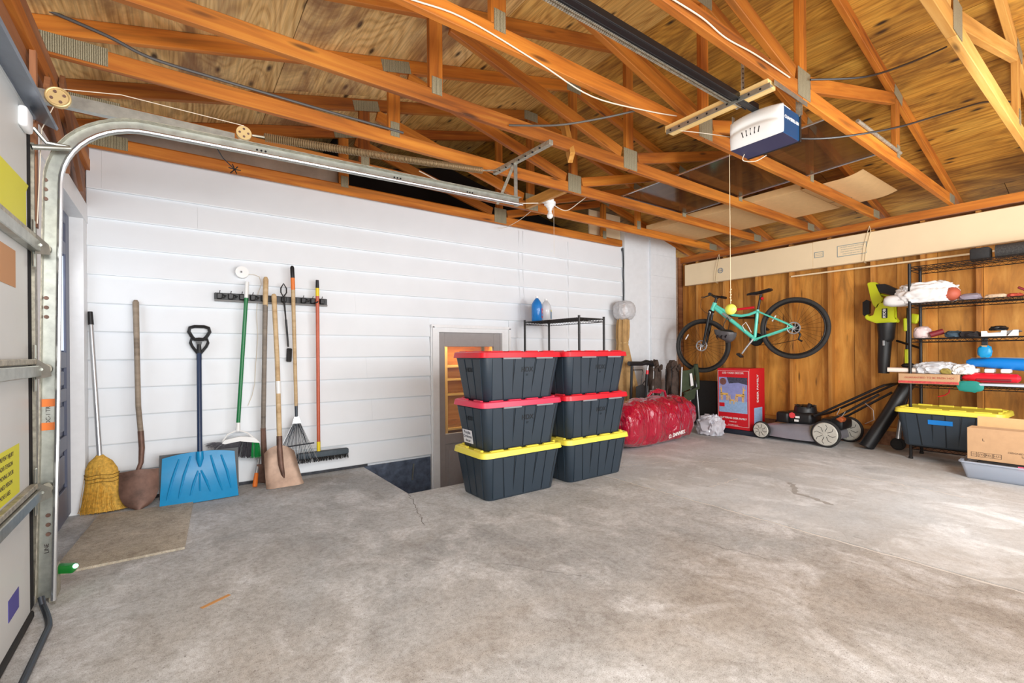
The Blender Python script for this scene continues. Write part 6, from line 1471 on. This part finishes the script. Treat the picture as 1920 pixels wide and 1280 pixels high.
t = thing('opener_rail', 'long black drive rail with a grey drive belt running from the door to the opener', 'rail', (1.2, 1.385, 2.45))
m = MB(); m.bx(-0.44, 2.77, 1.355, 1.385, 2.455, 2.495, 0.003); obj('rail_channel', m, M['blackm'], t, smooth=0)
m = MB(); m.bx(-0.44, 2.77, 1.350, 1.356, 2.455, 2.46, 0.001); m.bx(-0.44, 2.77, 1.384, 1.390, 2.455, 2.46, 0.001); obj('rail_lip', m, M['black'], t, smooth=0, kind='stuff')
m = MB()
for k in range(200): m.box((0.5 + k * 0.0108, 1.402, 2.462), (0.0075, 0.010, 0.013))
obj('belt_teeth', m, M['galvdull'], t, smooth=0, kind='stuff')
m = MB(); m.bx(-0.4, 2.70, 1.3965, 1.4, 2.456, 2.469); obj('belt', m, M['rubber'], t, smooth=0)
m = MB()
for k in range(150): m.box((0.8 + k * 0.0125, 1.428, 2.470), (0.0085, 0.012, 0.016))
obj('return_belt_teeth', m, M['galvdull'], t, smooth=0, kind='stuff')

t = thing('opener_mounting_board', 'new pale pine board with slotted steel angle spanning two rafters by the opener', 'board', (2.56, 1.5, 2.48))
board('pine_board', (2.60, 1.845, 2.480), (2.60, 1.205, 2.480), 0.085, 0.038, M['pine'], t)
m = MB(); m.bx(2.548, 2.552, 1.19, 1.83, 2.440, 2.468); m.bx(2.552, 2.585, 1.19, 1.83, 2.457, 2.460); an = obj('slotted_angle', m, M['galv'], t, smooth=0)
m = MB(); m.bx(2.6, 3.0, 1.19, 1.193, 2.475, 2.50); obj('angle_arm', m, M['galv'], t, smooth=0)
for k in range(10):
    m = MB(); m.cyl((2.5465, 1.24 + k * 0.062, 2.454), (2.548, 1.24 + k * 0.062, 2.454), 0.006, n=8); obj('slot', m, M['darkgap'], an)
m = MB(); m.bx(2.556, 2.586, 1.345, 1.348, 2.50, 2.72); ss = obj('upright_strap', m, M['galvdull'], t, smooth=0)
for k in range(8):
    m = MB(); m.cyl((2.571, 1.3435, 2.52 + k * 0.026), (2.571, 1.3455, 2.52 + k * 0.026), 0.005, n=8); obj('slot', m, M['darkgap'], ss)

# light bulb on block
t = thing('bulb_fixture', 'bare white bulb in a porcelain socket on a yellow wood block between rafters', 'light fixture', (2.97, 3.4, 2.37))
board('wood_block', (2.87, 3.70, 2.545), (2.87, 3.13, 2.545), 0.038, 0.089, M['truss_y'], t)
m = MB(); m.cyl((2.93, 3.42, 2.50), (2.93, 3.42, 2.475), 0.055, 0.055, 24); m.cyl((2.93, 3.42, 2.475), (2.93, 3.42, 2.445), 0.050, 0.028, 24); m.cyl((2.93, 3.42, 2.445), (2.93, 3.42, 2.425), 0.026, 0.024, 20); obj('socket', m, M['whitep'], t)
m = MB(); m.cyl((2.93, 3.42, 2.43), (2.93, 3.42, 2.39), 0.014, 0.022, 20); m.sph((2.93, 3.42, 2.372), 0.030, (1, 1, 1.0), 24, 16); obj('bulb', m, M['bulb'], t)
m = MB(); m.tube([(2.96, 3.40, 2.46), (2.962, 3.40, 2.2), (2.962, 3.40, 2.0)], 0.0015, 5); obj('pull_string', m, M['wire'], t)
m = MB(); m.bx(2.875, 2.93, 3.36, 3.48, 2.50, 2.515); obj('mount_plate', m, M['whitep'], t, smooth=0)
# chunk of pine above the bulb (old hanger brace)
m = MB(); o_ = board('brace_board', (2.31, 2.455, 2.45), (2.45, 2.72, 2.96), 0.035, 0.085, M['truss_y']); tag(o_, 'short pale brace board nailed up above the slotted hanger angle', 'board')

# cardboard sheets on the chords, smoky panel
t = thing('overhead_cardboard', 'long sheets of flat cardboard laid across the rafter chords by the wood wall', 'cardboard', (5.3, 2.6, 2.6))
def card(x0, x1, y0, y1, z, curl=0.0, sag=0.0):
    m = MB(); m.grid(lambda u, v: (x0 + (x1 - x0) * u, y0 + (y1 - y0) * v, z + curl * max(0, (0.25 - v) / 0.25) ** 2 + sag * v * v), 6, 16, 0.004); return m
obj('sheet', card(4.90, 5.82, 2.0, 3.86, 2.594, 0, 0.0), M['cardo'], t)
obj('sheet', card(4.88, 5.80, 1.50, 2.2, 2.600, 0.035), M['cardo'], t)
for x_, y0, y1 in ((5.2, 2.0, 3.8), (5.55, 1.8, 3.8)):
    m = MB(); m.bx(x_, x_ + 0.003, y0, y1, 2.5915, 2.594); obj('fold_line', m, M['ink'], t, smooth=0)
m = MB(); m.bx(4.86, 4.90, 2.0, 3.8, 2.592, 2.66, 0.002); obj('turned_edge', m, M['cardo'], t, smooth=0)
t = thing('storm_window', 'dark translucent panel with thin metal edge laid over the rafter chords', 'window panel', (4.1, 2.2, 2.6))
P4 = [(3.60, 3.14), (3.53, 1.26), (4.50, 1.26), (4.64, 3.14)]
m = MB(); m.prism([(x, y, 2.600) for x, y in P4], (0, 0, 0.004)); obj('panel', m, M['screen'], t, smooth=0)
for a, b in zip(P4, P4[1:] + P4[:1]):
    m = MB(); m.cyl((*a, 2.600), (*b, 2.600), 0.008, n=6); obj('edge_strip', m, M['brightmetal'], t)
m = MB(); m.cyl((3.74, 1.178, 2.60), (4.64, 1.178, 2.60), 0.012, n=10); p_ = obj('grey_rod', m, M['galvdull']); tag(p_, 'thin grey metal rod resting along the rafter past the opener', 'rod')

# cables
def cable(nm, lab, pts, r, mt):
    P = [Vector(p) for p in pts]; Q = []
    for i in range(len(P) - 1):
        a = P[max(0, i - 1)]; b = P[i]; c = P[i + 1]; d = P[min(len(P) - 1, i + 2)]
        for k in range(6):
            u = k / 6; Q.append(0.5 * ((2 * b) + (c - a) * u + (2 * a - 5 * b + 4 * c - d) * u * u + (3 * b - a - 3 * c + d) * u ** 3))
    Q.append(P[-1]); m = MB(); m.tube(Q, r, 6); o = obj(nm, m, mt); return tag(o, lab, 'cable')
cable('grey_cable', 'grey power cable stapled along the third rafter above the door track', [(-0.52, 3.07, 2.70), (-0.27, 3.08, 2.66), (-0.1, 3.09, 2.618), (0.18, 3.085, 2.606), (0.4, 3.085, 2.603), (0.81, 3.085, 2.60), (1.3, 3.085, 2.60)], 0.008, plain('grey_cable', (84, 82, 80), 0.5))
cable('white_cable', 'thin white cable drooping along the rafter beyond the opener rail', [(0.3, 1.79, 2.50), (0.738, 1.79, 2.505), (1.04, 1.79, 2.535), (1.466, 1.79, 2.49), (1.84, 1.79, 2.44), (2.3, 1.79, 2.50), (2.6, 1.79, 2.555)], 0.0036, M['wire'])
cable('white_cable', 'thin white cable running along the near rafter up to the opener hanger', [(1.2, 1.175, 2.50), (1.636, 1.178, 2.52), (1.9, 1.175, 2.53), (2.1, 1.178, 2.52), (2.37, 1.175, 2.54), (2.75, 1.178, 2.555)], 0.0036, M['wire'])
cable('black_cable', 'black cord leaving the opener and sagging away across the roof bay', [(2.985, 1.30, 2.33), (3.2, 1.15, 2.33), (3.6, 0.95, 2.42), (4.1, 0.80, 2.60), (4.6, 0.70, 2.78), (5.0, 0.60, 2.86)], 0.006, M['bcable'])
cable('black_cable', 'black cord strung from the opener gusset plate up across the plywood', [(2.99, 1.17, 2.62), (3.3, 1.0, 2.66), (3.7, 0.9, 2.83), (4.1, 0.80, 3.03)], 0.006, M['bcable'])
cable('thin_wire', 'thin pale wire looping between rafters by the splice plates', [(2.6, 1.80, 2.47), (2.72, 1.65, 2.42), (2.9, 1.55, 2.40), (2.80, 1.53, 2.36)], 0.0025, M['wire'])
cable('thin_wire', 'thin pale wire loop hanging under the belly of the opener', [(2.88, 1.50, 2.28), (2.90, 1.52, 2.25), (2.95, 1.47, 2.24), (2.99, 1.42, 2.27)], 0.0025, M['wire'])
cable('lamp_cable', 'pale cable hanging slack between the attic rafters behind the hanger angle', [(1.7, 3.7, 2.62), (2.1, 3.65, 2.50), (2.5, 3.6, 2.47), (2.85, 3.5, 2.50)], 0.005, M['wire'])
cable('lamp_cable', 'curled white cable beside the bulb fixture', [(2.96, 3.42, 2.49), (3.1, 3.38, 2.44), (3.16, 3.25, 2.50), (3.16, 3.14, 2.53)], 0.004, M['wire'])
cable('thin_wire', 'thin wire from the white wall top curling up to the second rafter', [(2.9, 4.28, 2.44), (2.96, 4.2, 2.44), (3.0, 4.0, 2.48), (3.0, 3.78, 2.53)], 0.003, M['wire'])
cable('grey_cable', 'short dark cable looping below the rafter left of the pine board', [(1.75, 2.44, 2.52), (1.95, 2.2, 2.48), (2.15, 2.0, 2.50), (2.3, 1.85, 2.53)], 0.006, plain('dark_grey_cable', (90, 86, 80), 0.5))
m = MB(); m.tube([(0.20, 3.75, 2.52), (0.28, 3.90, 2.46), (0.36, 4.0, 2.43)], 0.004, 5)
for a in range(6):
    m.tube([(0.36, 4.0, 2.43), (0.36 + 0.04 * math.cos(a), 4.0 + 0.02 * math.sin(a * 2), 2.43 + 0.035 * math.sin(a))], 0.004, 5)
o_ = obj('wire_knot', m, M['bcable'], kind='stuff'); o_['kind'] = 'thing'; tag(o_, 'twisted dark wire knot hanging from a rafter in front of the pale gable panel', 'wire')
